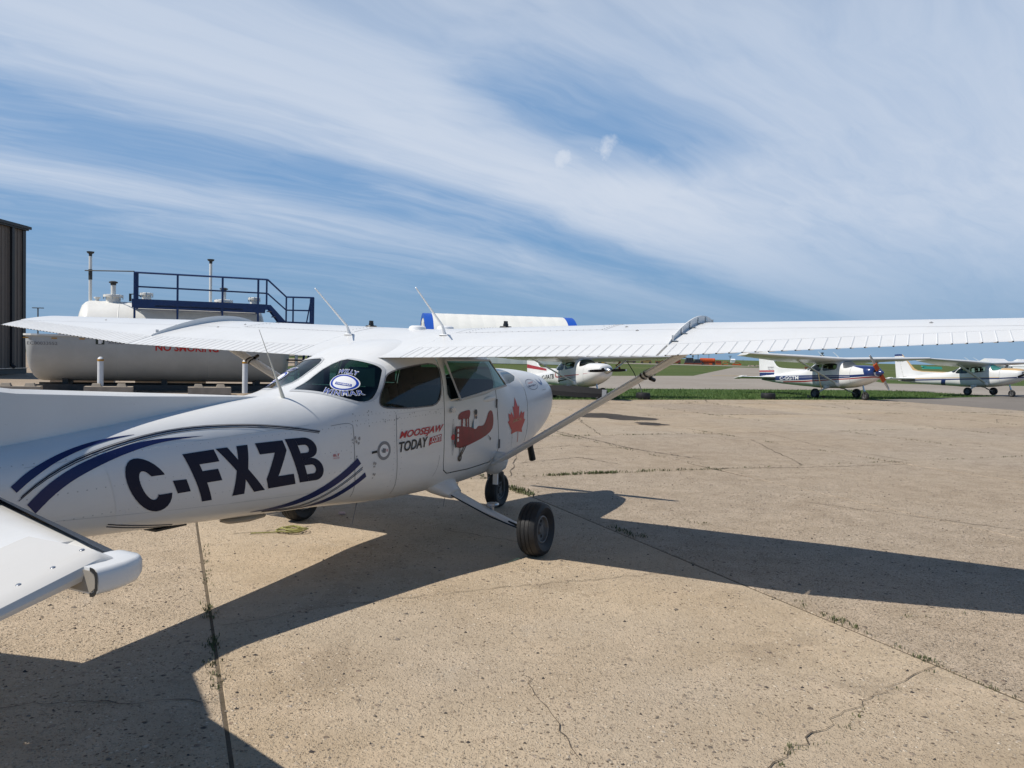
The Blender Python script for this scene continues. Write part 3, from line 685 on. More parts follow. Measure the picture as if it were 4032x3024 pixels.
def airplane(label, loc, yaw, scale=1.0, pitch=0.0, main=False, trim=WHITE, gls=GLASS, wsm=None, prop=0.0, propm=PROPB, spinm=WHITE, paint=None, nose=0.0, group=None, finpaint=None, fairing=True, cowl_paint=None, mats=None, lines=True):
    root = empty('airplane', loc, R(90)-yaw, -pitch); root.scale = (scale,)*3
    tag(root, label, 'airplane', group)
    mlist = mats or [WHITE]
    N = 96 if main else 56; st = .045 if main else .09
    # ---- fuselage, windows, doors
    xs = [1.268]
    while xs[-1] > -4.93: xs.append(max(xs[-1]-st, -4.95))
    bm = loft(xs, N)
    if paint: paint(bm)
    gl = []
    for f in (cut(bm, WSCR, (0, 2), lambda f: f.calc_center_median().x > .55),): gl.append(('windshield', take(bm, f), wsm or gls))
    for sd in (-1, 1):
        pr_ = lambda f, s=sd: f.calc_center_median().y*s > .02
        gl.append(('side_window', take(bm, cut(bm, SWIN, (0, 2), pr_)), gls))
        bw = [(-sd*a, b) for a, b in BWIN]
        gl.append(('rear_window', take(bm, cut(bm, bw, (1, 2), lambda f, s=sd: -1.8 < f.calc_center_median().x < -.8 and f.calc_center_median().y*s > .02, .09)), gls))
    doors = []
    for sd in (-1, 1):
        pr_ = lambda f, s=sd: f.calc_center_median().y*s > .02
        if main:
            cut(bm, grow(DOOR, .004), (0, 2), pr_)
            inn = cut(bm, grow(DOOR, -.004), (0, 2), pr_)
            db = take(bm, inn)
            rim = [f for f in bm.faces if len(f.verts) < 30 and pr_(f) and inside((f.calc_center_median().x, f.calc_center_median().z), grow(DOOR, .004))]
            bmesh.ops.delete(bm, geom=rim, context='FACES')
        else:
            db = take(bm, cut(bm, DOOR, (0, 2), pr_))
        wb = take(db, cut(db, DWIN, (0, 2)))
        doors.append((sd, db, wb))
    fus = bm_obj('fuselage', bm, mlist, root, recalc=True); bm.free()
    for nm, b, m in gl: bm_obj(nm, b, m, root); b.free()
    dobj = {}
    for sd, db, wb in doors:
        d = bm_obj('door', db, mlist, root); dobj[sd] = d
        if not (main and sd < 0): bm_obj('door_window', wb, gls, d)
        db.free(); wb.free()
    # ---- cowling
    cx = [1.278]+fr(1.32, 1.9, 13 if main else 7)+fr(1.95, 2.25, 8)+[2.275, 2.295, 2.31]
    bm = loft(cx, N)
    if cowl_paint: cowl_paint(bm)
    bm_obj('cowling', bm, mlist, root); bm.free()
    for sd in (-1, 1): MB().prism(ellipse(sd*.16, 1.20, .085, .05, 12), 0, 2.25, 2.318).build('air_intake', DARK, root)
    # ---- propeller
    pz = 1.235 if main else 1.14; hubx = 2.40
    pe = bpy.data.objects.new('propeller', None); link(pe, root); pe.location = (hubx, 0, pz); pe.rotation_euler = (prop, 0, 0)
    MB().lathe([(0.0, .24), (.05, .20), (.10, .11), (.135, .0), (.14, -.07), (0, -.07)], axis=0, n=24).build('spinner', spinm, pe, True)
    for sg in (-1, 1):
        P = []; F = []
        for i, (r, c, tw) in enumerate(((.07, .07, 40), (.20, .11, 32), (.38, .130, 24), (.60, .125, 18), (.78, .105, 14), (.88, .082, 12), (.935, .05, 11))):
            ct, sn = math.cos(R(tw)), math.sin(R(tw)); th = .022 if i < 3 else .014
            for a, b in ((-.5, 0), (-.1, .5), (.5, 0), (-.1, -.5)):
                u, v = a*c, b*th; P.append((u*sn+v*ct, sg*r, u*ct-v*sn))
        for i in range(6):
            for k in range(4): F.append((i*4+k, i*4+(k+1) % 4, i*4+4+(k+1) % 4, i*4+4+k))
        F += [(0, 1, 2, 3), (24, 25, 26, 27)]
        bl = me('blade', P, F, propm, pe)
        MB().box((0, sg*.90, 0), (.024, .05, .078)).build('blade_tip', PALE if not main else mat('tip_grey', (.30, .31, .33), .5), pe)
    # ---- wings
    foil_obj('cabin_roof', [-.512, -.3, 0, .3, .512], 1, lambda y: 0, lambda y: 1, trim, root)
    uh = lambda y: 1-HING/chord(y)
    for sd in (-1, 1):
        ys = fr(.514, 2.47, 8)+fr(2.60, 5.30, 12)
        w = foil_obj('wing', ys, sd, lambda y: 0, uh, trim, root, tip=True, nu=26 if main else 14)
        fl = foil_obj('flap', fr(.52, 2.458, 6), sd, lambda y: uh(y)+.0045, lambda y: 1, trim, root, nu=6)
        al = foil_obj('aileron', fr(2.476, 5.28, 8), sd, lambda y: uh(y)+.0045, lambda y: 1, trim, root, nu=6)
        if main:
            beads('stiffening_bead', .56, 2.44, sd, trim, fl); beads('stiffening_bead', 2.52, 5.26, sd, trim, al)
            mb = MB(); y = 2.52
            while y < 5.26:
                p = wing_pt(1, y); mb.box((p[0]-.003, sd*y, p[2]), (.008, .008, .007)); y += .0755
            mb.build('bead_end', DARK, al)['kind'] = 'stuff'
            # stall fence standing on the wing at the flap end
            P = []; us = fr(.02, .845, 26)
            for u in us:
                p = wing_pt(u, 2.466); k = (u-.02)/.825; h = .012+.044*math.sin(math.pi*min(1, k*.92+.06))**.8
                if k > .93: h *= 1-(k-.93)*5
                for dy in (-.004, .004): P += [(p[0], sd*(2.466+dy), p[2]-.01), (p[0], sd*(2.466+dy), p[2]+h)]
            F = []
            for i in range(len(us)-1):
                a = i*4
                for q in ((0, 1), (1, 3), (3, 2), (2, 0)): F.append((a+q[0], a+q[1], a+4+q[1], a+4+q[0]))
            F += [(0, 1, 3, 2), (len(P)-4, len(P)-3, len(P)-1, len(P)-2)]
            fe = me('stall_fence', P, F, mat('fence_grey', (.70, .71, .71), .45), root)
            for u in (.10, .24, .38, .52, .66, .80):
                p = wing_pt(u, 2.475); mb = MB(); mb.box((p[0], sd*2.492, p[2]+.004), (.035, .036, .005)); mb.box((p[0], sd*2.474, p[2]+.022), (.03, .004, .04)); mb.build('bracket', STEEL, fe)
        # strut
        a, b = Vector((.62, sd*.535, .625)), Vector((.12, sd*2.44, 1.70)); ax_ = (b-a).normalized(); cdir = (Vector((1, 0, 0))-ax_*ax_.x).normalized(); tdir = ax_.cross(cdir)
        P = []
        for k in range(7):
            p = a+(b-a)*k/6; c = .068 if 0 < k else .058
            for g in range(14):
                t = 2*math.pi*g/14; P.append(p+cdir*(math.cos(t)*c-(.02 if math.cos(t) < 0 else 0))+tdir*math.sin(t)*.026)
        so_ = me('wing_strut', P, [(i*14+g, i*14+(g+1) % 14, i*14+14+(g+1) % 14, i*14+14+g) for i in range(6) for g in range(14)]+[tuple(range(14)), tuple(range(84, 98))], WHITEW if main else trim, root, True)
        mb = MB(); mb.lathe([(.0, -.17), (.05, -.13), (.078, -.03), (.072, .06), (.04, .12), (0, .14)], (0, 0, 0), 2, 16)
        q = ax_.to_track_quat('Z', 'X'); mb.v = [tuple(a+ax_*.0+q @ Vector((v[0]*1.25, v[1]*.8, v[2]))) for v in mb.v]
        mb.build('strut_cuff', trim, so_, True)
        if main:
            for k in (.795, .81):
                p = a+(b-a)*k; P = []
                for e in (-.008, .008):
                    for g in range(14):
                        t = 2*math.pi*g/14; P.append(p+ax_*e+cdir*(math.cos(t)*.078-(.02 if math.cos(t) < 0 else 0))+tdir*math.sin(t)*.036)
                me('tie_strap', P, [(g, (g+1) % 14, 14+(g+1) % 14, 14+g) for g in range(14)], BLACK, so_)
            p = a+(b-a)*.80; MB().tube([p+tdir*-.036, p+tdir*-.05+cdir*.03, p+tdir*-.06+cdir*.05], .016, 6).build('tie_knot', BLACK, so_)
        # main gear
        mb = MB(); lg = [(-.13, .34, .53), (-.12, .50, .465), (-.08, .80, .335), (-.03, 1.06, .235), (0, 1.13, .222)]; P = []
        for k, p in enumerate(lg):
            w_ = .078-.011*k; t_ = .024-.003*k
            for dx, dz in ((-w_, 0), (-w_*.5, t_), (w_*.5, t_), (w_, 0), (w_*.5, -t_), (-w_*.5, -t_)): P.append((p[0]+dx, sd*(p[1]+dz*.4), p[2]+dz))
        me('gear_leg', P, [(i*6+g, i*6+(g+1) % 6, i*6+6+(g+1) % 6, i*6+6+g) for i in range(4) for g in range(6)]+[tuple(range(6)), tuple(range(24, 30))], trim, root, True)
        P = []
        for k, (x, y, z, a_, b_) in enumerate(((-.14, .37, .545, .23, .075), (-.14, .43, .515, .20, .075), (-.13, .49, .475, .13, .06), (-.125, .545, .448, .095, .04))):
            for g in range(16):
                t = 2*math.pi*g/16; P.append((x+a_*math.cos(t), sd*(y+b_*.45*math.sin(t)), z+b_*math.sin(t)))
        me('gear_fairing', P, [(i*16+g, i*16+(g+1) % 16, i*16+16+(g+1) % 16, i*16+16+g) for i in range(3) for g in range(16)]+[tuple(range(16)), tuple(range(48, 64))], trim, root, True)
        wheel(root, (0, sd*1.235, .214), .216, .088, sd*R(3), main)
        if main:
            mb = MB(); mb.lathe([(0, -.012), (.06, -.012), (.066, 0), (.06, .01), (0, .012)], (0, 0, 0), 2, 14); mb.v = [(v[0]*1.0-.02, sd*.845+v[1]*.75, .375+v[2]) for v in mb.v]; mb.box((-.03, sd*.845, .35), (.03, .025, .05)); mb.build('step', STEEL, root, True)
            mb = MB().tube([(-.01, sd*1.10, .245), (-.005, sd*1.16, .222)], .032, 8); mb.tube([(-.07, sd*1.02, .262), (-.06, sd*1.14, .225)], .008, 6); mb.build('axle', DARK, root)
            MB().tube([(-.20, sd*.42, .50), (-.165, sd*.62, .405), (-.12, sd*.88, .292), (-.075, sd*1.08, .225), (-.06, sd*1.15, .215)], .006, 6).build('brake_line', BLACK, root)
            MB().lathe([(.02, -.004), (.095, -.004), (.095, .004), (.02, .004)], (0, sd*1.140, .214), 1, 24).build('brake_disc', STEEL, root)
            MB().box((-.075, sd*1.142, .235), (.06, .05, .07)).build('brake_caliper', RUSTD, root)
    # nose gear
    nz = -nose
    mb = MB().tube([(1.50, 0, .70), (1.585, 0, .42+nz)], .035, 10); mb.tube([(1.585, 0, .45+nz), (1.60, 0, .38+nz)], .05, 10); mb.build('nose_gear_leg', STEEL, root, True)
    mb = MB()
    for s in (-1, 1): mb.tube([(1.59, s*.03, .405+nz), (1.61, s*.082, .37+nz), (1.64, s*.085, .25+nz), (1.655, s*.08, .178+nz)], [.018, .02, .017, .016], 8)
    mb.build('nose_fork', RIMM, root, True)
    wheel(root, (1.655, 0, .178+nz), .18, .066, 0, main)
    # ---- tail
    def surf(name, rows, m, par, smooth=True):   # rows: list of (y, x_le, x_te, z, thick)
        P = []; us = (0, .02, .08, .2, .4, .7, 1.0)
        sh = lambda u: (.2969*math.sqrt(u)-.126*u-.3516*u*u+.2843*u**3-.1015*u**4)*5
        n = len(us)*2-1
        for y, a_, b_, z, t in rows:
            for u in reversed(us): P.append((a_+(b_-a_)*u, y, z+t*max(sh(u), .10)*(1 if u > 0 else 0)))
            for u in us[1:]: P.append((a_+(b_-a_)*u, y, z-t*max(sh(u), .10)))
        k = len(rows)
        F = [(i*n+g, i*n+(g+1) % n, i*n+n+(g+1) % n, i*n+n+g) for i in range(k-1) for g in range(n)]+[tuple(range(n)), tuple(range((k-1)*n, k*n))]
        return me(name, P, F, m, par, smooth)
    zs = .942
    for sd in (-1, 1):
        le = lambda y: -3.70-.267*y
        ho = surf('horizontal_stabilizer', [(sd*y, le(y), (-4.40 if y < 1.50 else -4.24), zs, .10-.028*y) for y in (.05, .5, 1.0, 1.495, 1.505, 1.78)], trim, root)
        if main:
            P = []; F = []; yy = fr(.30, 1.775, 12)
            for y in yy:
                for dx, dz in ((.005, -.022), (.008, .0), (-.014, .038), (-.070, .064)):
                    P.append((le(y)+dx, sd*y, zs+dz*(.10-.028*y)/.075))
            F = [(i*4+g, i*4+g+1, i*4+5+g, i*4+4+g) for i in range(12) for g in range(3)]
            me('leading_edge_strip', P, F, DEICE, ho, True)
        # rounded tip of the stabilizer, open at the back
        P = []; n_ = 13; Y0_ = 1.78
        for x, hh, yo, zo in ((le(Y0_)+.004, .006, .0, .012), (-4.178, .017, .045, .014), (-4.188, .025, .08, .014), (-4.205, .031, .108, .012), (-4.235, .037, .130, .008), (-4.28, .038, .142, .006), (-4.33, .039, .145, .004), (-4.375, .038, .142, .003)):
            for k in range(n_):
                a_ = R(90-180*k/(n_-1)); cy_ = math.cos(a_)**.7 if 0 < k < n_-1 else 0.0; P.append((x, sd*(Y0_+max(0, yo-.03)+min(yo, .03)*cy_) if 0 < k < n_-1 else sd*Y0_, zs+zo+hh*math.copysign(abs(math.sin(a_))**.7, math.sin(a_))))
        me('stabilizer_tip', P, [(i*n_+g, i*n_+(g+1) % n_, i*n_+n_+(g+1) % n_, i*n_+n_+g) for i in range(7) for g in range(n_)]+[tuple(range(n_)), tuple(range(7*n_, 8*n_))], trim, ho, True)
        if main:
            MB().prism([(sd*(Y0_-.02+.158*a), zs+.003+.034*b) for a, b in ((0, -.9), (.85, -.88), (.98, -.4), (.98, .4), (.85, .88), (0, .9))], 0, -4.380, -4.376).build('tip_end_plate', mat('tip_interior', (.30, .27, .23), .7), ho)
            P = []
            for k in range(n_):
                a_ = R(89.9-179.8*k/(n_-1))
                for e_ in (-.007, .004): P.append((-4.381, sd*(Y0_+.112+(.030+e_)*math.cos(a_)**.7), zs+.003+(.038+e_)*math.copysign(abs(math.sin(a_))**.7, math.sin(a_))))
            me('tip_seal', P, [(2*k, 2*k+1, 2*k+3, 2*k+2) for k in range(n_-1)], DARK, ho)
        # elevator, drooping, with a horn at its outer end
        e = bpy.data.objects.new('elevator', None); link(e, root); e.location = (-4.42, 0, .952); e.rotation_euler = (0, R(-13), 0)
        surf('elevator_skin', [(sd*.09, 0.0, -.42, 0, .06), (sd*1.497, 0.0, -.42, 0, .055)], trim, e)
        P = []; yy = (1.50, 1.66, 1.805, 1.84, 1.858, 1.866)
        for iy, y in enumerate(yy):
            for k in range(17):
                u = k/16; x = .158-(.578)*u; q = min(1, (u/.07))**.5 if u < .07 else 1.0; t = (.036-.014*u)*q*(1.0, 1.0, 1.0, .86, .58, 0.05)[iy]
                if iy > 2: x = x-.006*(iy-2)*(1-u)
                P.append((x, sd*y, t))
            for k in range(16, -1, -1):
                u = k/16; x = .158-(.578)*u; q = min(1, (u/.07))**.5 if u < .07 else 1.0; t = (.036-.014*u)*q*(1.0, 1.0, 1.0, .86, .58, 0.05)[iy]
                if iy > 2: x = x-.006*(iy-2)*(1-u)
                P.append((x, sd*y, -t))
        hn = me('elevator_horn', P, [(i*34+g, i*34+(g+1) % 34, i*34+34+(g+1) % 34, i*34+34+g) for i in range(5) for g in range(34)]+[tuple(range(34)), tuple(range(170, 204))], trim, e, True)
        if main:
            for (x, y) in ((.105, 1.78), (.0, 1.80), (-.10, 1.80), (-.20, 1.80), (-.30, 1.80)):
                MB().lathe([(0, .003), (.006, .002), (.008, 0)], (x, sd*y, (.0362-.014*(.158-x)/.578)), 2, 8).build('screw', STEEL, e, True)
            MB().tube([(-.05, sd*1.60, .02), (-.08, sd*1.60, .05), (-.16, sd*1.60, .045)], .009, 6).build('pushrod', STEEL, e)
    FIN = [(-1.78, 1.292), (-2.85, 1.352), (-3.45, 1.386), (-3.70, 1.42), (-3.90, 1.52), (-4.70, 2.40), (-4.98, 2.42), (-4.62, 1.05), (-4.30, 1.02), (-3.4, 1.08), (-2.3, 1.20)]
    RUD = [(-4.985, 2.42), (-5.22, 2.40), (-5.10, .92), (-4.92, .86), (-4.63, 1.04)]
    for nm, pl_, t in (('fin', FIN, .042), ('rudder', RUD, .03)):
        inn = grow(pl_, -.022); n = len(pl_)
        P = [(a, 0, b) for a, b in pl_]+[(a, t*(1-.35*max(0, b-1.2)), b) for a, b in inn]+[(a, -t*(1-.35*max(0, b-1.2)), b) for a, b in inn]
        F = [(i, (i+1) % n, n+(i+1) % n, n+i) for i in range(n)]+[(i, 2*n+i, 2*n+(i+1) % n, (i+1) % n) for i in range(n)]+[tuple(range(n, 2*n)), tuple(range(3*n-1, 2*n-1, -1))]
        b = bmesh.new(); V = [b.verts.new(p) for p in P]
        for f in F: b.faces.new([V[i] for i in f])
        bmesh.ops.recalc_face_normals(b, faces=b.faces); bmesh.ops.triangulate(b, faces=[f for f in b.faces if len(f.verts) > 4])
        if finpaint: finpaint(b, nm)
        bm_obj(nm, b, mlist, root); b.free()
    # ---- cabin
    for sx, x in ((0, .25), (1, -.62)):
        for sd in (-1, 1):
            mb = MB().box((x, sd*.24, .80), (.46, .42, .14)); mb.add([(x-.20, sd*.24-.2, .84), (x-.20, sd*.24+.2, .84), (x-.12, sd*.24+.2, .84), (x-.12, sd*.24-.2, .84), (x-.36, sd*.24-.17, 1.34), (x-.36, sd*.24+.17, 1.34), (x-.29, sd*.24+.17, 1.34), (x-.29, sd*.24-.17, 1.34)], [(0, 3, 2, 1), (4, 5, 6, 7), (0, 1, 5, 4), (1, 2, 6, 5), (2, 3, 7, 6), (3, 0, 4, 7)])
            mb.box((x-.35, sd*.24, 1.42), (.07, .24, .14)); mb.build('seat', SEAT, root)
    MB().box((.98, 0, 1.20), (.12, .86, .34)).build('instrument_panel', SEAT, root)
    # ---- antennas on the roof
    for bx, by, tx, tz in ((-.25, .48, -.70, 2.114), (-.222, -.47, -.654, 2.109)):
        z0 = wing_pt((.71-bx)/1.6235, abs(by))[2]
        mb = MB().tube([(bx, by, z0-.005), (bx-.035, by, z0+.075), (tx, by, tz)], [.021, .010, .0048], 8); mb.lathe([(.0, .012), (.035, .008), (.05, 0)], (bx+.005, by, z0-.002), 2, 12)
        mb.build('roof_antenna', CREAM if not main else PALE, root, True)
    return root, fus, dobj
def wheel(root, c, r, w, camber, fine):
    e = bpy.data.objects.new('wheel', None); link(e, root); e.location = c; e.rotation_euler = (camber, 0, 0)
    pr_ = [(r*.50, -w*.62), (r*.62, -w*.86), (r*.80, -w), (r*.93, -w*.86), (r*.985, -w*.56)]
    gro = []
    for g in (-.40, 0, .40): gro += [(r, w*(g-.06)), (r*.975, w*(g-.03)), (r*.975, w*(g+.03)), (r, w*(g+.06))]
    pr_ = pr_+gro+[(r*.985, w*.56), (r*.93, w*.86), (r*.80, w), (r*.62, w*.86), (r*.50, w*.62)]
    MB().lathe(pr_, axis=1, n=40 if fine else 22).build('tyre', TYRE, e, True)
    rp = [(r*.52, -w*.64), (r*.47, -w*.70), (r*.44, -w*.45), (r*.20, -w*.38), (r*.17, -w*.60), (0, -w*.62)]
    mb = MB().lathe(rp, axis=1, n=24); mb.lathe([(a, -b) for a, b in rp], axis=1, n=24); mb.build('rim', RIMM, e, True)
    MB().lathe([(r*.50, -w*.70), (r*.47, -w*.72), (r*.455, -w*.69)], axis=1, n=28).build('rim_flange', mat('flange_grey', (.17, .17, .17), .5), e, True); MB().lathe([(r*.50, w*.70), (r*.47, w*.72), (r*.455, w*.69)], axis=1, n=28).build('rim_flange', mat('flange_grey', (.17, .17, .17), .5), e, True)
    mb = MB()
    for s in (-1, 1):
        for k in range(5):
            a = 2*math.pi*k/5; mb.prism([(r*.32*math.sin(a)+r*.085*math.cos(q), r*.32*math.cos(a)+r*.085*math.sin(q)) for q in fr(0, 2*math.pi*7/8, 7)], 1, s*w*.40, s*w*.425)
    mb.build('rim_hole', DARK, e)['kind'] = 'stuff'
# ---------------------------------------------------------------- the airplane in the foreground
YAW = .4691
plane, fus, doors = airplane('large white high-wing airplane marked C-FXZB in the foreground', (-.8806, 7.0034, 0), YAW, main=True, prop=.022)
SK = skin(-1); SK2 = skin(-1, .0045); SK3 = skin(-1, .006)
def poly_decal(name, polys, m, par=fus, fn=SK, g=.035): return drape(name, bm_poly(polys), fn, m, par, g)
def text_decal(name, s, q, m, par=fus, fn=SK2, bold=.02, shear=0.0, g=.04): return drape(name, quad_warp(bm_text(s, bold, shear), q), fn, m, par, g)
# registration letters (unit-square outlines)
def arc(cx, cy, rx, ry, a0, a1, n=14): return [(cx+rx*math.cos(R(a0+(a1-a0)*i/n)), cy+ry*math.sin(R(a0+(a1-a0)*i/n))) for i in range(n+1)]
LET = {
 'C': [arc(.52, .5, .52, .5, 22, 338, 26)+[(.98, .31), (.66, .31)]+arc(.50, .5, .19, .27, 320, 40, 20)+[(.66, .66), (1.0, .66)]],
 'F': [[(0, 0), (.34, 0), (.34, .38), (.86, .38), (.86, .62), (.34, .62), (.34, .76), (1, .76), (1, 1), (0, 1)]],
 'X': [[(0, 0), (.36, 0), (.5, .30), (.66, 0), (1, 0), (.68, .51), (.98, 1), (.64, 1), (.5, .72), (.36, 1), (.02, 1), (.33, .51)]],
 'Z': [[(0, 0), (1, 0), (1, .24), (.43, .24), (1, .78), (1, 1), (.03, 1), (.03, .76), (.56, .76), (0, .22)]],
 'B': [[(0, 0), (.33, 0), (.33, 1), (0, 1)], [(.332, 1)]+arc(.62, .77, .34, .23, 90, -78, 12)+[(.60, .532), (.332, .532), (.332, .66), (.56, .66)]+arc(.56, .75, .11, .09, -90, 90, 8)+[(.332, .84)],
       [(.332, .53), (.64, .53)]+arc(.64, .265, .36, .265, 84, -90, 12)+[(.332, 0), (.332, .17), (.58, .17)]+arc(.58, .275, .13, .105, -90, 90, 8)+[(.332, .38)]],
}
RQ = {'C': [(-2.915, .703), (-2.690, .707), (-3.070, 1.012), (-2.845, 1.015)], 'F': [(-2.532, .722), (-2.345, .724), (-2.679, 1.011), (-2.478, 1.021)],
      'X': [(-2.332, .728), (-2.100, .736), (-2.469, 1.023), (-2.241, 1.030)], 'Z': [(-2.076, .741), (-1.868, .746), (-2.197, 1.034), (-1.985, 1.037)], 'B': [(-1.835, .751), (-1.625, .752), (-1.967, 1.043), (-1.735, 1.043)]}
def shape_decal(name, key, q, m, **k):
    bm = bm_poly(LET[key]); return drape(name, quad_warp(bm, q), k.get('fn', SK2), m, fus)
for ch in 'CFXZB': shape_decal('registration_letter', ch, RQ[ch], NAVY)
poly_decal('registration_dash', [[(-2.742, .870), (-2.658, .869), (-2.623, .796), (-2.703, .794)]], NAVY, fn=SK2)
drape('vinyl_film', bm_poly([[(-3.02, .66), (-1.60, .70), (-1.72, 1.10), (-3.14, 1.055)]]), skin(-1, .0016), mat('vinyl_film', (.70, .70, .70), .42), fus, .05)
# stripes
up = [(-3.573, .94), (-3.497, .999), (-3.378, 1.051), (-3.263, 1.086), (-3.145, 1.110), (-3.029, 1.125), (-2.90, 1.133)]
lo = [(-3.548, .909), (-3.488, .958), (-3.382, 1.019), (-3.278, 1.059), (-3.158, 1.092), (-3.037, 1.115), (-2.90, 1.132)]
poly_decal('stripe', band(up, lo), BLUE)
up = [(-3.5, .845), (-3.427, .918), (-3.325, .981), (-3.205, 1.027), (-3.058, 1.066), (-2.906, 1.094), (-2.754, 1.105), (-2.52, 1.101)]
lo = [(-3.457, .796), (-3.395, .863), (-3.305, .928), (-3.198, .976), (-3.064, 1.023), (-2.922, 1.059), (-2.763, 1.088), (-2.52, 1.100)]
poly_decal('stripe', band(up, lo), BLUE)
th = smoothline([(-3.53, .882), (-3.45, .945), (-3.337, 1.003), (-3.196, 1.052), (-2.997, 1.096), (-2.787, 1.13), (-2.571, 1.148), (-2.354, 1.149), (-2.125, 1.138), (-1.881, 1.108), (-1.679, 1.071)])
n = len(th)
for d, w in ((0, .007), (-.014, .0045), (.010, .0035)):
    a = [(x+d*.6, z+d*(1 if i < n*.5 else 1)*(1-.45*i/n)) for i, (x, z) in enumerate(th)]
    poly_decal('pin_stripe', band([(x, z+w/2) for x, z in a], [(x, z-w/2) for x, z in a]), NAVY if d <= 0 else GREYLINE)
up = [(-2.104, .586), (-1.93, .592), (-1.762, .634), (-1.614, .70), (-1.474, .78), (-1.352, .867)]
lo = [(-2.104, .582), (-1.87, .567), (-1.695, .605), (-1.566, .663), (-1.433, .739), (-1.317, .825)]
poly_decal('stripe', band(up, lo), BLUE)
up = [(-1.847, .545), (-1.66, .548), (-1.532, .587), (-1.423, .651), (-1.319, .72), (-1.27, .758)]
lo = [(-1.847, .541), (-1.60, .535), (-1.473, .564), (-1.381, .632), (-1.293, .692), (-1.249, .725)]
poly_decal('stripe', band(up, lo), BLUE)
for d in (0, -.014):
    a = smoothline([(-2.0, .572+d*.3), (-1.73, .556+d), (-1.6, .611+d), (-1.462, .693+d), (-1.298, .798+d)])
    poly_decal('pin_stripe', band([(x, z+.003) for x, z in a], [(x, z-.003) for x, z in a]), NAVY)
for d in (0, -.014):
    a = smoothline([(-3.063, .672+d), (-2.953, .645+d), (-2.799, .615+d), (-2.62, .588+d)])
    poly_decal('pin_stripe', band([(x, z+.003) for x, z in a], [(x, z-.003) for x, z in a]), NAVY)
# newspaper sponsor lettering
text_decal('lettering', 'MOOSEJAW', [(-.938, .955), (-.383, .972), (-.915, 1.024), (-.355, 1.044)], RED, bold=.022, shear=.10)
text_decal('lettering', 'TODAY', [(-.940, .868), (-.585, .882), (-.935, .945), (-.572, .962)], BLACK, bold=.025, shear=.08)
poly_decal('web_tag', [[(-.56, .885), (-.515, .902), (-.381, .909), (-.381, .966), (-.545, .948)]], RED, fn=SK)
text_decal('lettering', '.com', [(-.54, .908), (-.392, .914), (-.54, .948), (-.392, .962)], PALE, fn=SK3, bold=.012)
text_decal('lettering', 'ELT', [(-1.572, .896), (-1.518, .896), (-1.572, .912), (-1.518, .913)], RED)
text_decal('lettering', 'LOCATION', [(-1.572, .880), (-1.518, .880), (-1.572, .889), (-1.518, .889)], RED, bold=0)
# round servicing placard with its arrow bar
poly_decal('placard', annulus(-1.095, .897, .068, .068, .022), GREYV)
poly_decal('placard', [ellipse(-1.095, .897, .046, .046)], PALE, fn=SK)
poly_decal('placard_mark', [[(-1.118, .885), (-1.085, .880), (-1.080, .91), (-1.11, .917)], [(-1.125, .895), (-1.1185, .893), (-1.1185, .905), (-1.125, .907)]], GREYLINE, fn=SK3)
text_decal('lettering', '100', [(-1.075, .888), (-1.060, .888), (-1.075, .908), (-1.060, .908)], RED, fn=SK3)
poly_decal('placard_bar', [[(-1.218, .884), (-1.166, .888), (-1.166, .905), (-1.218, .901)]], BLACK)
# worn paint patches
wear = mat('bare_primer', (.33, .32, .31), .6)
rnd = random.Random(3)
for cx_, cz_, sx_, sz_, k in ((-1.37, .97, .035, .045, 7), (-1.19, .74, .03, .085, 7), (-1.36, .86, .012, .05, 4), (-1.02, 1.135, .10, .03, 10), (-1.30, 1.14, .10, .06, 12), (-.6, 1.145, .22, .018, 12)):
    ps = []
    for _ in range(k):
        a, b, r_ = cx_+rnd.uniform(-sx_, sx_), cz_+rnd.uniform(-sz_, sz_), rnd.uniform(.003, .011 if k < 9 else .0055)
        ps.append([(a+r_*rnd.uniform(.6, 1.3)*math.cos(t), b+r_*rnd.uniform(.6, 1.6)*math.sin(t)) for t in fr(0, 5.2, 6)])
    drape('paint_chip', bm_poly(ps), skin(-1, .002+.0005*rnd.random()), wear, fus, .05)['kind'] = 'stuff'
# maple leaf on the side, in front of the door
half = [(0, 1.0), (.055, .86), (.10, .78), (.16, .82), (.12, .56), (.25, .70), (.28, .64), (.40, .67), (.36, .52), (.43, .49), (.25, .30), (.28, .22), (.05, .255)]
leaf = half+[(-a, b) for a, b in reversed(half[1:])]
def leafpt(a, b): return (1.0+a*.47-(b-.5)*.03, .865+(b-.22)*.44)
poly_decal('maple_leaf', [[leafpt(a, b) for a, b in leaf]], LRED)
poly_decal('maple_stem', stroke([(1.035, .89), (1.05, .777)], .010), LRED)
text_decal('lettering', 'J.G.M.C. Inc', [(.905, .962), (1.105, .976), (.905, 1.0), (1.105, 1.014)], mat('gold_print', (.62, .50, .25), .5), fn=SK2, bold=.005)
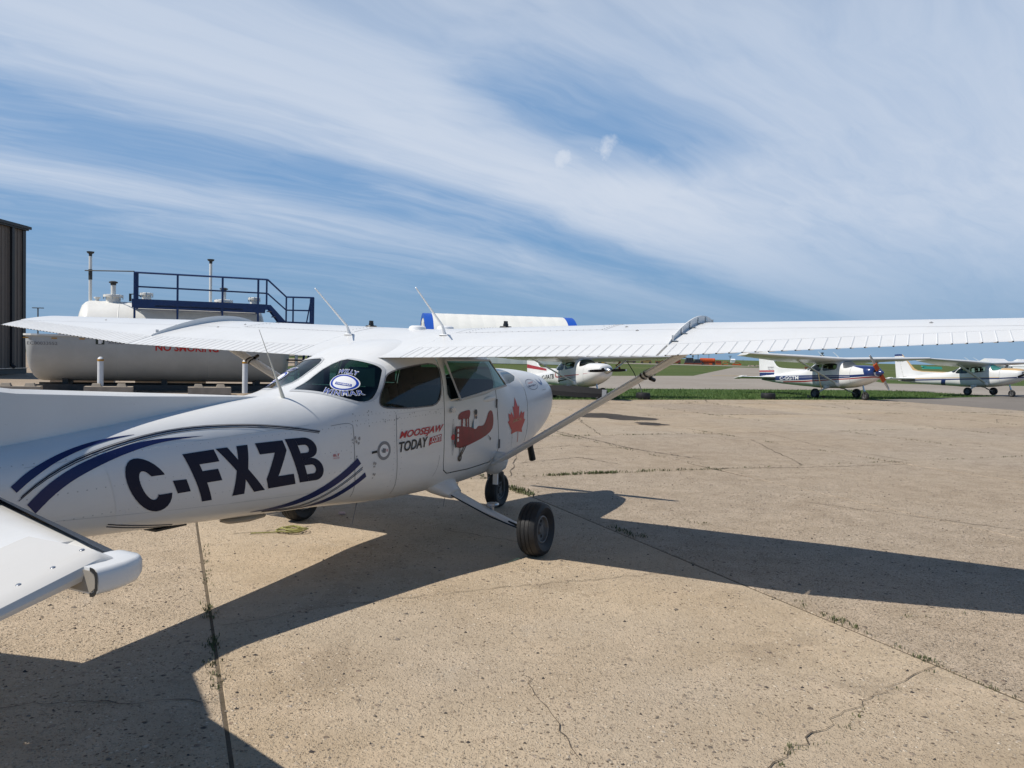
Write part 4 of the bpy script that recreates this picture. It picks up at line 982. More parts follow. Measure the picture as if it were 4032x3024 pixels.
# red biplane print on the door
D = doors[-1]
def dp(name, polys, m, e): return drape(name, bm_poly(polys), skin(-1, e), m, D, .04)
dp('biplane_print', [smoothline([(-.165, 1.012), (-.06, 1.005), (.02, .995), (.10, .985), (.16, .965), (.20, .99), (.29, .985), (.33, 1.0), (.37, 1.05), (.40, 1.10), (.44, 1.118), (.485, 1.09), (.498, 1.0), (.47, .935), (.33, .885), (.10, .845), (-.06, .822), (-.151, .836), (-.185, .87)], 1)], DRED, .003)
dp('biplane_print', [chaikin([(-.130, 1.06), (-.115, 1.118), (.03, 1.138), (.075, 1.13), (.065, 1.075), (.03, 1.06), (-.05, 1.068)], 1)], DRED, .0035)
dp('biplane_print', [[(-.08, 1.005), (-.055, 1.003), (-.045, 1.075), (-.075, 1.075)], [(-.005, 1.0), (.02, .997), (.015, 1.07), (-.01, 1.07)], [(.04, .99), (.056, .99), (.05, 1.07), (.034, 1.07)]], DRED, .0042)
dp('biplane_print', [chaikin([(-.235, .918), (-.228, .945), (-.18, .952), (-.175, .905), (-.222, .902)], 1)], RED, .0045)
dp('biplane_print', [[(-.178, .86), (-.166, .835), (-.150, .835), (-.160, 1.012), (-.178, .99)]], BLACK, .0052)
dp('biplane_print', [ellipse(-.128, zz, .014, .016, 10) for zz in (.975, .935, .895)], PALE, .0055)
dp('biplane_print', [[(-.03, .842), (-.015, .845), (-.075, .77), (-.088, .775)], [(.01, .845), (.025, .848), (-.068, .752), (-.08, .757)], [(-.10, .84), (-.088, .836), (-.085, .76), (-.096, .76)]], BLACK, .0058)
dp('biplane_print', [ellipse(-.085, .742, .03, .03, 16)], BLACK, .0062); dp('biplane_print', [ellipse(-.085, .742, .012, .012, 10)], GREYV, .0074)
dp('biplane_print', [[(.385, .90), (.395, .897), (.437, .868), (.427, .868)]]+[ellipse(.438, .861, .011, .012, 10)], BLACK, .0058)
for rx_, rz_ in ((.018, .15), (.013, .11), (.008, .07)): dp('propeller_print', annulus(-.205, .925, rx_, rz_, .0035, 24), GREYLINE, .0035)
dp('pilot_print', [chaikin([(.10, .988), (.115, 1.035), (.145, 1.06), (.185, 1.06), (.215, 1.03), (.225, 1.0), (.195, .985), (.16, .962)], 1)], PALE, .0058)
dp('pilot_print', [[(.10, .988), (.113, 1.03), (.128, 1.045), (.128, .975)]], mat('print_blue', (.05, .16, .25), .5), .0066)
dp('pilot_print', [ellipse(.165, 1.085, .021, .032, 14)], SKIN, .0066)
dp('pilot_print', [ellipse(.163, 1.112, .024, .024, 12)], BLACK, .0074)
dp('pilot_print', [ellipse(.168, 1.066, .015, .014, 10)], GREYLINE, .0078)
# cowling stickers
text_decal('lettering', 'Langley', [(1.435, 1.318), (1.585, 1.330), (1.445, 1.338), (1.595, 1.350)], RED, bold=.01)
text_decal('lettering', 'Sportsplex', [(1.405, 1.286), (1.625, 1.300), (1.410, 1.312), (1.630, 1.324)], BLUE, bold=.01)
poly_decal('sticker_ring', annulus(1.518, 1.315, .150, .052, .004), BLUE)
lb = mat('emblem_blue', (.03, .12, .32), .4)
for s_ in (-1, 1):
    poly_decal('emblem', [smoothline([(1.80+s_*.002, 1.300), (1.80+s_*.05, 1.318), (1.80+s_*.075, 1.35), (1.80+s_*.072, 1.378), (1.80+s_*.05, 1.345), (1.80+s_*.002, 1.325)], 1)], lb)
text_decal('lettering', 'WINGS', [(1.755, 1.246), (1.88, 1.252), (1.755, 1.258), (1.88, 1.264)], GREYV, bold=0)
# lettering on the rear windows (round white backing, no figure)
for sd in (-1, 1):
    cy, cz = sd*.312, 1.388; U = (-.135, -.013*-sd if sd > 0 else -.013); V = (-sd*.058, .092)
    def mp(fn): return lambda u, v: fn(cy+u*U[0]+v*V[0], cz+u*U[1]+v*V[1])
    H1, H2, H3 = mp(hump(.004)), mp(hump(.0055)), mp(hump(.007))
    def arched(s, wd, hh, v0, bow, m, fn, bold, off=0.0):
        q = bm_text(s, bold, 0, 1.18)
        for v in q.verts:
            u = v.co.x-.5; v.co.y = v0-off+v.co.y*(hh+2*off)+bow*4*u*u; v.co.x = u*(wd+2*off)
        return drape('lettering', q, fn, m, fus, .3)
    drape('window_sticker', bm_poly([ellipse(0, -.03, .62, .60)]), H1, PALE, fus, .25)
    drape('window_sticker_ring', bm_poly(annulus(0, -.03, .58, .56, .09)), H2, BLUE2, fus, .25)
    drape('sticker_bar', bm_poly([[(-.34, -.22), (.34, -.30), (.34, -.12), (-.34, -.04)]]), H2, BLUE2, fus, .25)
    drape('lettering', quad_warp(bm_text('WINMAR', .02, .2), [(-.29, -.19), (.31, -.26), (-.29, -.08), (.31, -.15)]), H3, PALE, fus, .3)
    for s_, wd, hh, v0, bow in (('WILLY', .95, .27, .64, -.10), ('WINMAR', 1.25, .34, -1.0, .14)):
        arched(s_, wd, hh, v0, bow, PALE, H2, .05, .03); arched(s_, wd, hh, v0, bow, BLUE2, H3, .0)
# window seals, door hardware, open door window
for sd in (-1, 1):
    f = skin(sd, .002)
    seal('window_seal', SWIN, f, GREYLINE, fus, .009)
    seal('window_seal', DWIN, f, BEADG, doors[sd], .012)
    seal('window_seal', [(-sd*a, b) for a, b in BWIN], hump(.003), BEADG, fus, .010)
pn = [Vector((-.262, -.505, 1.555)), Vector((-.262, -.66, 1.238)), Vector((.56, -.642, 1.335)), Vector((.515, -.49, 1.555))]
me('door_window', pn, [(0, 1, 2, 3)], GLASS, D)
MB().tube(pn+[pn[0]], .011, 6).build('window_frame', BEADG, D, True)
MB().tube([(-.258, -.56, 1.23), (-.2, -.63, 1.25)], .006, 6).build('window_arm', STEEL, D)
mb = MB(); p = SK(-.235, 1.150); mb.box((p.x, p.y-.012, p.z), (.055, .025, .036)); mb.build('door_handle', STEEL, D)
mb = MB(); mb.lathe([(0, -.012), (.045, -.010), (.06, .0), (.045, .014), (0, .018)], axis=1, n=16); p = SK(.42, 1.215); mb.v = [(p.x+v[0]*2.0, p.y-v[1]*.6, p.z+v[2]*.42+v[0]*.12) for v in mb.v]; mb.build('door_latch_fairing', WHITE, D, True)
for x_, z_ in ((.618, .80), (.555, 1.17)):
    p = SK(x_, z_); MB().tube([(p.x, p.y-.004, p.z-.04), (p.x, p.y-.004, p.z+.04)], .008, 6).build('hinge', GREYLINE, D)
# panel seams and rivets
def seamline(pts, w=.0045, e=.0018, m=GREYLINE): drape('panel_seam', bm_poly(band([(x, z+w/2*0) for x, z in pts], [(x+(w if abs(pts[-1][1]-pts[0][1]) > abs(pts[-1][0]-pts[0][0]) else 0), z-(0 if abs(pts[-1][1]-pts[0][1]) > abs(pts[-1][0]-pts[0][0]) else w)) for x, z in pts])), skin(-1, e), m, fus, .05)
seamline([(-.97, 1.15), (-.963, .95), (-.945, .72), (-.89, .545)])
seamline([(-1.395, 1.10), (-1.385, .95), (-1.375, .78), (-1.30, .575)], .004)
seamline([(-1.58, 1.105), (-1.43, 1.118), (-1.395, 1.10)], .003)
seamline([(.87, 1.10), (.90, .95), (.905, .75)], .0035); seamline([(.555, 1.28), (.575, 1.02)], .004)
seamline([(-.40, .80), (-.415, .70), (-.45, .63)], .003); seamline([(-.97, 1.155), (-.70, 1.165), (-.36, 1.17)], .002, .0014, BEADG)
seamline([(-3.35, .74), (-2.6, .69), (-1.9, .665), (-1.42, .66)], .0025, .0015, BEADG); seamline([(-3.5, 1.02), (-2.6, 1.075), (-1.75, 1.12)], .0025, .0015, BEADG)
rv = MB(); rw = MB(); rnd = random.Random(5)
def rivet(p, nrm, r_=.0045, tgt=None):
    nrm = nrm.normalized(); a = nrm.orthogonal().normalized(); b = nrm.cross(a)
    ps = [p+(a*math.cos(t)+b*math.sin(t))*r_ for t in fr(0, 2*math.pi*5/6, 5)]
    (tgt or rv).add(ps+[p+nrm*r_*.6], [(i, (i+1) % 6, 6) for i in range(6)])
def rivline(a, b, n, fn, sd=-1):
    for i in range(n):
        x, z = a[0]+(b[0]-a[0])*i/(n-1), a[1]+(b[1]-a[1])*i/(n-1); p = fn(x, z); q = fn(x+.01, z)-p; s = fn(x, z+.01)-p
        nn = q.cross(s); nn = nn if nn.y*sd > 0 else -nn; rivet(p, nn, .004, rw)
f0 = skin(-1, .0005)
for zz in (1.18, 1.12): rivline((-1.36, zz-.02), (-.42, zz+.02), 26, f0)
rivline((-1.175, 1.255), (-.995, 1.46), 10, f0); rivline((-.365, 1.18), (-.345, 1.50), 8, f0)
for zz, x0 in ((1.06, -3.6), (.76, -3.5), (.9, -3.5)): rivline((x0, zz-.03), (-1.45, zz+.03), 44, f0)
for x_ in (-1.41, -.985, -.90, .84, .92): rivline((x_, .62), (x_, 1.08), 12, f0)
for i in range(14): rivline((1.26-.0, .62+.05*i), (1.262, .621+.05*i), 2, f0)
for y_ in (-.05, .05):
    for i in range(9):
        p = hump(.001)(y_*.6, 1.345+i*.022); rivet(p, Vector((-.6, 0, .8)), .003, rw)
# on the wing skins: tank cover screws and rib rows
def wtop(x, y): le, te, z, inc = wst(y); p = wing_pt((le-x)/(le-te), abs(y)); return Vector((p[0], y, p[2]+.0006))
for sd in (-1, 1):
    for i in range(21): rivet(wtop(-.13, sd*(.66+.055*i)), Vector((0, 0, 1)), .006)
    for i in range(18): rivet(wtop(-.12+.05*i, sd*1.80), Vector((0, 0, 1)), .006); rivet(wtop(-.12+.05*i, sd*.62), Vector((0, 0, 1)), .006)
    for i in range(5): rivet(wtop(.1+.12*i, sd*1.73), Vector((0, 0, 1)), .006)
    rivet(wtop(-.2, sd*2.1), Vector((0, 0, 1)), .014); rivet(wtop(.0, sd*1.95), Vector((0, 0, 1)), .014); rivet(wtop(.0, sd*4.0), Vector((0, 0, 1)), .014)
    for a, b, w_ in (((-.13, .55), (-.13, 1.83), .004), ((-.13, 1.83), (.45, 1.83), .004), ((-.18, 1.83), (-.18, 2.44), .003), ((-.18, 2.52), (-.14, 5.2), .003), ((-.13, .52), (.55, .52), .004)):
        n_ = 16; P = []
        for i in range(n_+1):
            x_, y_ = a[0]+(b[0]-a[0])*i/n_, a[1]+(b[1]-a[1])*i/n_; dx, dy = (0, w_) if abs(b[0]-a[0]) > abs(b[1]-a[1]) else (w_, 0)
            P += [wtop(x_, sd*y_), wtop(x_+dx, sd*(y_+dy))]
        me('panel_seam', P, [(2*i, 2*i+1, 2*i+3, 2*i+2) for i in range(n_)], GREYLINE, plane)
o = rv.build('rivets', RIVET, plane); o['kind'] = 'stuff'; o = rw.build('rivets', RIVW, plane); o['kind'] = 'stuff'
# belly drain, exhaust, whip antenna, caps and vents
MB().tube([(1.90, -.24, .78), (1.935, -.245, .62), (1.99, -.25, .485)], [.034, .034, .036], 12).build('exhaust_pipe', mat('sooty_pipe', (.02, .02, .021), .55, var=.4, vs=20), plane, True)
MB().tube([(-1.758, -.17, 1.288), (-1.79, -.17, 1.36), (-1.834, -.17, 1.443), (-1.91, -.17, 1.59), (-1.983, -.17, 1.734)], [.014, .010, .0065, .0028, .0018], 8).build('whip_antenna', CREAM, plane, True)
for x_, y_ in ((.38, -.72), (.38, .72)):
    p = wtop(x_, y_); mb = MB().lathe([(0, .035), (.022, .035), (.024, .012), (.05, .010), (.055, 0)], tuple(p), 2, 14); mb.box((p.x, p.y, p.z+.045), (.04, .02, .022)); mb.build('fuel_cap', BLACK, plane)
for x_, y_ in ((.237, .10), (.39, -.10)):
    p = wtop(x_, y_); mb = MB().lathe([(0, .032), (.05, .030), (.068, .018), (.072, -.012)], (0, 0, 0), 2, 18); mb.v = [(p.x+v[0]*1.1, p.y+v[1]*1.1, p.z+v[2]) for v in mb.v]; mb.build('roof_dome', PALE, plane, True)
for x_, y_ in ((.55, -.18), (-.85, -.1), (.15, -.3)):
    MB().tube([(x_, y_, .47), (x_-.02, y_, .40), (x_-.06, y_, .28)], [.010, .003, .0018], 6).build('drain_mast', GREYLINE, plane)
MB().box((1.05, -.3, .42), (.02, .05, .15)).build('belly_fin', PALE, plane)
MB().prism([(-2.25, .555), (-1.75, .53), (-1.80, .515), (-2.0, .497), (-2.2, .51)][::1], 1, -.05, .05) if False else None
mb = MB(); mb.lathe([(0, -.20), (.022, -.14), (.032, 0), (.028, .12), (0, .19)], axis=0, n=12); mb.v = [(v[0]-1.95, v[1]*3-.02, .505+v[2]*1.0) for v in mb.v]; mb.build('belly_fairing', mat('belly_tan', (.42, .36, .28), .5), plane, True)
MB().box((-2.57, -.03, .553), (.22, .10, .012)).build('belly_antenna', BLACK, plane)

# ---------------------------------------------------------------- the parked airplanes
def painter(regions):
    def fn(bm):
        for poly, k, pr_ in regions:
            for f in cut(bm, poly, (0, 2), pr_, .12): f.material_index = k
    return fn
def side_text(par, s, q, m, sd=-1, bold=.02): return drape('lettering', quad_warp(bm_text(s, bold), q), skin(sd, .008), m, par, .12)
cblue = mat('paint_blue', (.012, .03, .13), .3, coat=.4, inside=(.06, .06, .06, 1)); cred = mat('paint_red', (.33, .015, .025), .3, coat=.4, inside=(.06, .06, .06, 1))
ctan = mat('paint_tan', (.55, .37, .17), .35, coat=.3, inside=(.06, .06, .06, 1)); cgrn = mat('paint_slate', (.06, .085, .08), .35, inside=(.06, .06, .06, 1)); cblk = mat('paint_black', (.012, .012, .014), .35, inside=(.06, .06, .06, 1))
teal = mat('canopy_cover_teal', (.03, .17, .16), .75, var=.35, vs=5, bump=.4, bs=9)
shade_ = mat('sunshade_grey', (.075, .085, .095), .5, var=.3, vs=4)
# blue and red one
BAND = [(1.5, 1.02), (1.27, 1.035), (-1.5, 1.03), (-4.9, .97), (-4.9, .80), (-3.0, .775), (-1.5, .80), (0, .86), (1.27, .92), (1.5, .94)]
BLINE = [(1.5, 1.0), (1.27, .988), (-.9, .955), (-2.0, .94), (-2.0, .93), (-.9, .943), (1.27, .974), (1.5, .99)]
RLINE = [(1.5, .905), (1.27, .895), (0, .835), (-1.5, .772), (-3.2, .735), (-3.2, .68), (-1.5, .71), (0, .785), (1.27, .85), (1.5, .87)]
pc = painter([(BAND, 1, None), (BLINE, 0, None), (RLINE, 2, None)])
pcc = painter([([(1.2, 1.035), (2.33, 1.09), (2.33, 1.0), (1.2, .92)], 1, None), ([(1.2, .89), (2.33, .985), (2.33, .93), (1.2, .845)], 2, None), ([(1.2, 1.44), (1.9, 1.30), (1.98, 1.07), (2.33, 1.07), (2.33, 1.5), (1.2, 1.52)], 1, None)])
def fpc(b, nm):
    for f in cut(b, [(-5.3, 1.28), (-4.0, 1.28), (-4.0, 1.20), (-5.3, 1.20)], (0, 2), None, 1.2): f.material_index = 2
    for f in cut(b, [(-5.3, 1.17), (-4.0, 1.17), (-4.0, .8), (-5.3, .8)], (0, 2), None, 1.2): f.material_index = 1
pC, fC, dC = airplane('white airplane with blue and red stripes marked C-GGTM by the grass', (14.68, 36.43, 0), R(156.7), pitch=.033, prop=R(-52), propm=STEEL, spinm=cblue, paint=pc, cowl_paint=pcc, finpaint=fpc, mats=[WHITE, cblue, cred], wsm=shade_, nose=.055, gls=GLASSC)
side_text(fC, 'C-GGTM', [(-3.42, .805), (-1.95, .825), (-3.42, .965), (-1.95, 1.005)], PALE)
drape('lettering', quad_warp(bm_text('REGINA', .01), [(-4.45, 1.40), (-4.02, 1.40), (-4.45, 1.46), (-4.02, 1.46)]), lambda x, z: Vector((x, -.052, z)), GREYV, fC, .2)
drape('lettering', quad_warp(bm_text('Flight Club', .0), [(-4.45, 1.30), (-4.05, 1.30), (-4.45, 1.37), (-4.05, 1.37)]), lambda x, z: Vector((x, -.052, z)), GREYV, fC, .2)
for sg in (-1, 1):      # bright covers on the propeller
    for ch in pC.children:
        if ch.name.startswith('propeller'):
            MB().box((.0, sg*.30, 0), (.07, .30, .19), 0).build('propeller_cover', mat('orange_cloth', (.62, .10, .02), .8, var=.2, vs=8, bump=.3, bs=20), ch)
# tan and navy one
pd_ = painter([([(1.5, .985), (1.27, .985), (-1.5, .98), (-4.6, .96), (-4.6, .90), (-1.5, .945), (1.27, .955), (1.5, .955)], 1, None), ([(1.5, .95), (1.27, .945), (-1.5, .91), (-4.7, .88), (-4.7, .79), (-1.5, .835), (1.27, .875), (1.5, .885)], 2, None), ([(-1.72, .91), (-2.0, .91), (-2.15, .5), (-1.86, .5)], 2, None)])
pdc = painter([([(1.2, 1.60), (2.4, 1.60), (2.4, 1.30), (1.2, 1.38)], 1, None), ([(1.2, .945), (2.33, 1.0), (2.33, .93), (1.2, .88)], 2, None)])
def fpd(b, nm):
    for f in cut(b, [(-5.4, 2.46), (-4.5, 2.46), (-4.5, 2.30), (-5.4, 2.30)], (0, 2), None, 1.2): f.material_index = 2
    if nm == 'fin':
        for f in cut(b, [(-1.7, 1.24), (-1.7, 1.5), (-3.85, 1.6), (-4.6, 2.45), (-4.76, 2.45), (-4.0, 1.44), (-3.4, 1.33)], (0, 2), None, 1.2): f.material_index = 1
pD, fD, dD = airplane('white airplane with tan and navy stripes and a teal windshield cover', (25.84, 44.36, .0), R(150), pitch=.043, prop=R(10), paint=pd_, cowl_paint=pdc, finpaint=fpd, mats=[WHITE, ctan, cblue], wsm=teal, nose=.07, gls=GLASSC)
drape('lettering', quad_warp(bm_text('C-GIGT', .02), [(-5.02, 1.97), (-4.52, 1.97), (-5.06, 2.08), (-4.56, 2.08)]), lambda x, z: Vector((x, -.046, z)), NAVY, fD, .2)
# small one with a red swoosh
PB = painter([([(.95, 1.0), (.3, .99), (-.3, .965), (-.85, .93), (-1.1, .93), (-1.22, 1.0), (-1.15, 1.07), (-1.02, 1.12), (-1.02, 1.15), (-1.22, 1.12), (-1.32, 1.0), (-1.22, .89), (-1.0, .865), (-.4, .89), (.4, .94), (.95, .975)], 1, None),
              ([(.85, .93), (0, .895), (-.75, .84), (-.70, .80), (0, .85)], 3, None), ([(.75, .885), (0, .83), (-1.0, .74), (-.93, .68), (0, .775)], 2, None)])
PBC = painter([([(1.2, 1.015), (1.85, 1.06), (1.2, .99)], 1, None)])
def fpb(b, nm):
    for f in cut(b, [(-5.4, 1.62), (-4.0, 1.45), (-3.0, 1.32), (-3.0, 1.22), (-4.0, 1.30), (-5.4, 1.42)], (0, 2), None, 1.2): f.material_index = 1
pB, fB, dB = airplane('small white airplane with a red swoosh and black propeller facing the camera', (2.62, 31.5, 0), R(155), scale=.89, pitch=.045, prop=R(2), spinm=STEEL, paint=PB, cowl_paint=PBC, finpaint=fpb, mats=[WHITE, cred, cblk, cgrn], nose=.07, gls=GLASSC)
side_text(fB, 'C-FATB', [(-3.05, .80), (-1.45, .84), (-3.05, .99), (-1.45, 1.06)], BLACK)
# ---------------------------------------------------------------- fuel tank, platform, bollards, blocks
TANKW = mat('tank_white', (.74, .73, .69), .45, var=.08, vs=1.4, bump=.05, bs=3)
TUBC = mat('tub_paint', (.42, .44, .445), .5, var=.10, vs=1.1, bump=.05, bs=3)
PBLUE = mat('platform_blue', (.012, .045, .16), .5, var=.2, vs=6)
AMBER = mat('amber_reflector', (.45, .22, .02), .4); RUST = mat('dark_beam', (.05, .05, .048), .7, var=.3, vs=5)
BLOCK = mat('cast_block', (.40, .34, .27), .9, var=.2, vs=3, bump=.3, bs=18)
TA = R(22); TP = (-16.5, 27.0, 0)
def TW(s, n, z=0.0): return (TP[0]+s*math.cos(TA)-n*math.sin(TA), TP[1]+s*math.sin(TA)+n*math.cos(TA), z)
tk = empty('fuel_tank', TP, TA); tag(tk, 'long white fuel tank lying in an open tub marked NO SMOKING', 'fuel tank')
RT, NC, ZC = 1.6, 1.6, 1.9
prof = [(0, 0), (.8, .02), (1.25, .09), (1.46, .20), (1.57, .34), (1.6, .5), (1.6, 3.2), (1.6, 5.8), (1.6, 8.4), (1.57, 8.55), (1.46, 8.68), (1.25, 8.79), (.8, 8.86), (0, 8.88)]
tub = MB().lathe(prof, (0, NC, ZC), 0, 40, math.pi, 2*math.pi).build('tub', TUBC, tk, True)
for s_ in (2.9, 5.9):
    MB().lathe([(1.600, s_-.02), (1.607, s_-.008), (1.607, s_+.008), (1.600, s_+.02)], (0, NC, ZC), 0, 40, math.pi, 2*math.pi).build('weld_seam', TUBC, tk, True)
    MB().lathe([(1.250, s_-.018), (1.257, s_-.007), (1.257, s_+.007), (1.250, s_+.018)], (0, NC, 1.95), 0, 48).build('weld_seam', TANKW, tk, True)
out = [(h, NC-r) for r, h in prof]+[(h, NC+r) for r, h in reversed(prof[1:-1])]
go = grow(out, .07); gi = grow(out, -.05); n = len(out); P = [(a, b, z) for z in (1.875, 1.935) for q in (gi, go) for a, b in q]; F = []
for i in range(n):
    j = (i+1) % n
    F += [(i, j, n+j, n+i), (2*n+i, 3*n+i, 3*n+j, 2*n+j), (n+i, n+j, 3*n+j, 3*n+i), (i, 2*n+i, 2*n+j, j)]
me('tub_rim', P, F, TANKW, tk)
ip = [(0, 1.55), (.5, 1.56), (.85, 1.60), (1.08, 1.68), (1.2, 1.80), (1.25, 1.95), (1.25, 4.5), (1.25, 7.55), (1.2, 7.70), (1.08, 7.82), (.85, 7.90), (.5, 7.94), (0, 7.95)]
MB().lathe(ip, (0, NC, 1.95), 0, 48).build('inner_tank', TANKW, tk, True)
for s_, z1, hasband in ((1.92, 4.93, True), (5.99, 4.92, False)):
    v = MB().tube([(s_, NC, 3.15), (s_, NC, z1-.14)], .055, 10).build('vent_pipe', TANKW, tk, True)
    MB().lathe([(.05, -.15), (.06, -.05), (.11, -.03), (.13, .03), (0, .03)], (s_, NC, z1), 2, 14).build('vent_cap', RUST, v, True)
    if hasband: MB().tube([(s_, NC, 3.95), (s_, NC, 4.32)], .066, 10).build('pipe_collar', RUST, v)
for s_, r_, zt_, pipe in ((2.68, .30, 3.44, 3.90), (3.78, .20, 3.56, 0), (6.46, .30, 3.43, 3.86), (7.57, .20, 3.57, 0)):
    h_ = MB().lathe([(r_*.8, 3.05), (r_*.82, zt_-.10), (r_*1.12, zt_-.09), (r_*1.12, zt_-.02), (r_*.9, zt_), (0, zt_+.01)], (s_, NC-.15, 0), 2, 22).build('hatch', TANKW, tk, True)
    mb = MB()
    for k in range(8): a = k*math.pi/4; mb.tube([(s_+r_*1.05*math.cos(a), NC-.15+r_*1.05*math.sin(a), zt_-.17), (s_+r_*1.05*math.cos(a), NC-.15+r_*1.05*math.sin(a), zt_+.0)], .018, 5)
    mb.build('hatch_bolts', STEEL, h_)['kind'] = 'stuff'
    if pipe:
        MB().tube([(s_, NC-.15, zt_), (s_, NC-.15, pipe-.1)], .085, 12).build('breather_pipe', TANKW, h_, True)
        MB().lathe([(.09, -.12), (.10, -.05), (.15, -.04), (.15, .0), (.08, .03), (0, .03)], (s_, NC-.15, pipe), 2, 12).build('breather_cap', RUST, h_, True)
MB().lathe([(.06, 3.1), (.06, 3.27), (.11, 3.28), (.11, 3.33), (0, 3.34)], (2.15, NC-.1, 0), 2, 14).build('small_fitting', TANKW, tk, True)
mb = MB().box((3.24, NC-.2, 3.36), (.08, .08, .28)); mb.tube([(3.24, NC-.2, 3.48), (3.45, NC-.25, 3.5), (3.6, NC-.2, 3.4)], .02, 6); mb.build('level_gauge', RUST, tk)
def tubface(s, z): return Vector((s, NC-math.sqrt(max(RT*RT-(ZC-z)**2, 0))-.006, z))
def tubface2(s, z): p = tubface(s, z); p.y -= .004; return p
for k in range(9):
    s_ = .07+.84*k
    drape('reflector', bm_poly([[(s_, 1.775), (s_+.17, 1.775), (s_+.17, 1.815), (s_, 1.815)]]), tubface, AMBER, tub, .3)
drape('lettering', quad_warp(bm_text('EC00033552', .004), [(.19, 1.56), (1.09, 1.565), (.19, 1.665), (1.09, 1.67)]), tubface, GREYLINE, tub, .2)
drape('lettering', quad_warp(bm_text('NO SMOKING', .03), [(4.14, 1.44), (6.25, 1.43), (4.14, 1.70), (6.25, 1.69)]), tubface, RED, tub, .2)
drape('lettering', quad_warp(bm_text('AVGAS 100LL', .004), [(2.64, 1.64), (3.55, 1.64), (2.64, 1.74), (3.55, 1.74)]), tubface, GREYLINE, tub, .2)
drape('fuel_sign', bm_poly([[(2.25, 1.62), (2.52, 1.62), (2.52, 1.83), (2.25, 1.83)]]), tubface, mat('sign_dark', (.02, .035, .03), .5), tub, .3)
drape('fuel_sign_symbol', bm_poly([[(2.33, 1.64), (2.43, 1.64), (2.43, 1.80), (2.33, 1.80)], [(2.435, 1.68), (2.465, 1.68), (2.465, 1.77), (2.435, 1.78)]]), tubface2, PALE, tub, .3)
for s_ in (1.2, 4.4, 7.7): MB().box((s_, NC+.2, .30), (.18, 1.5, .30)).build('saddle', RUST, tk)
for n_ in (.75, 2.45): MB().box((4.4, n_, .10), (8.4, .16, .20)).build('skid_beam', RUST, tk)
mb = MB().tube([(9.05, .4, .2), (9.05, .4, 1.85), (8.95, .6, 1.95), (8.6, .8, 1.95)], .06, 8); mb.build('delivery_pipe', STEEL, tk, True)
MB().tube([(8.7, .35, 1.20), (9.3, .35, 1.20)], .035, 6).build('pipe_handle', RUST, tk)
MB().tube([(1.75, NC, 4.27), (3.46, -.4, 4.17)], .022, 6).build('tie_rod', RUST, tk)
cab = MB().box((0, 0, .75), (1.7, .5, 1.5)).box((0, 0, 1.53), (1.8, .6, .06)).build('pump_cabinet', mat('oxide_red', (.16, .03, .03), .6, var=.2, vs=3)); cab.location = TW(1.4, 4.6, .55); cab.rotation_euler = (0, 0, TA)
tag(cab, 'dark red cabinet just above the left end of the fuel tank tub', 'cabinet')
MB().box((0, 0, .0), (2.2, .9, 1.1)).build('cabinet_base', BLOCK, cab)
# blue platform with stairs
pf_ = empty('access_platform', TW(0, 0), TA); tag(pf_, 'blue steel walkway with railings and stairs beside the fuel tank', 'platform')
n0 = .0; n1 = .82
def rails(pts, name='rail', r_=.028): MB().tube(pts, r_, 8).build(name, PBLUE, pf_)
rails([(3.43, n0, 4.17), (7.93, n0, 4.17)], 'handrail', .033); rails([(3.46, n0, 3.68), (7.93, n0, 3.66)])
for s_ in (3.46, 4.85, 6.36, 7.60): MB().box((s_, n0, 3.05), (.07, .07, 2.24)).build('post', PBLUE, pf_)
MB().box((3.54, n0+.02, 3.65), (.09, .04, 1.04)).build('post', PBLUE, pf_); MB().box((7.90, n0, 3.70), (.06, .06, .94)).build('post', PBLUE, pf_)
for s_ in (3.5, 4.85, 6.36, 7.6): MB().box((s_, n1-.06, 3.0), (.07, .07, .16)).build('post', PBLUE, pf_)
MB().box((5.65, n0, 3.15), (4.56, .05, .20)).build('edge_beam', PBLUE, pf_); MB().box((5.65, n1, 3.10), (4.56, .05, .14)).build('edge_beam', PBLUE, pf_)
MB().box((5.65, n0+.02, 2.96), (4.4, .05, .07)).build('lower_beam', PBLUE, pf_)
MB().box((3.75, n0, 3.01), (.75, .06, .14)).build('gusset', PBLUE, pf_); MB().box((7.45, n0, 3.01), (.75, .06, .14)).build('gusset', PBLUE, pf_)
mb = MB()
for k in range(112): mb.box((3.42+.04*k, (n0+n1)/2, 3.12), (.016, .78, .03))
for k in range(5): mb.box((5.65, n0+.06+.16*k, 3.125), (4.5, .014, .02))
g_ = mb.build('grating', mat('galvanised', (.35, .36, .36), .5, metal=.6), pf_); g_['kind'] = 'stuff'
for nn in (n0, n1):
    mb = MB(); mb.add([(7.90, nn-.02, 3.24), (7.90, nn+.02, 3.24), (8.05, nn+.02, 3.24), (8.05, nn-.02, 3.24), (8.40, nn-.02, 2.58), (8.40, nn+.02, 2.58), (8.66, nn+.02, 2.58), (8.66, nn-.02, 2.58)], [(0, 3, 2, 1), (4, 5, 6, 7), (0, 1, 5, 4), (1, 2, 6, 5), (2, 3, 7, 6), (3, 0, 4, 7)]); mb.build('stringer', PBLUE, pf_)
for k in range(3): MB().box((8.08+.17*k, (n0+n1)/2, 3.02-.2*k), (.22, .76, .03)).build('stair_tread', PBLUE, pf_)
rails([(7.93, n0, 4.17), (8.61, n0, 3.56), (9.62, n0, 3.58)], 'handrail', .033); rails([(7.93, n0, 3.66), (8.61, n0, 3.07), (9.6, n0, 3.09)])
for s_, za, zb_ in ((8.61, 2.60, 3.56), (8.86, 2.60, 3.56), (9.61, 2.60, 3.58), (9.55, 2.60, 3.57)): MB().box((s_, n0, (za+zb_)/2), (.055, .055, zb_-za)).build('post', PBLUE, pf_)
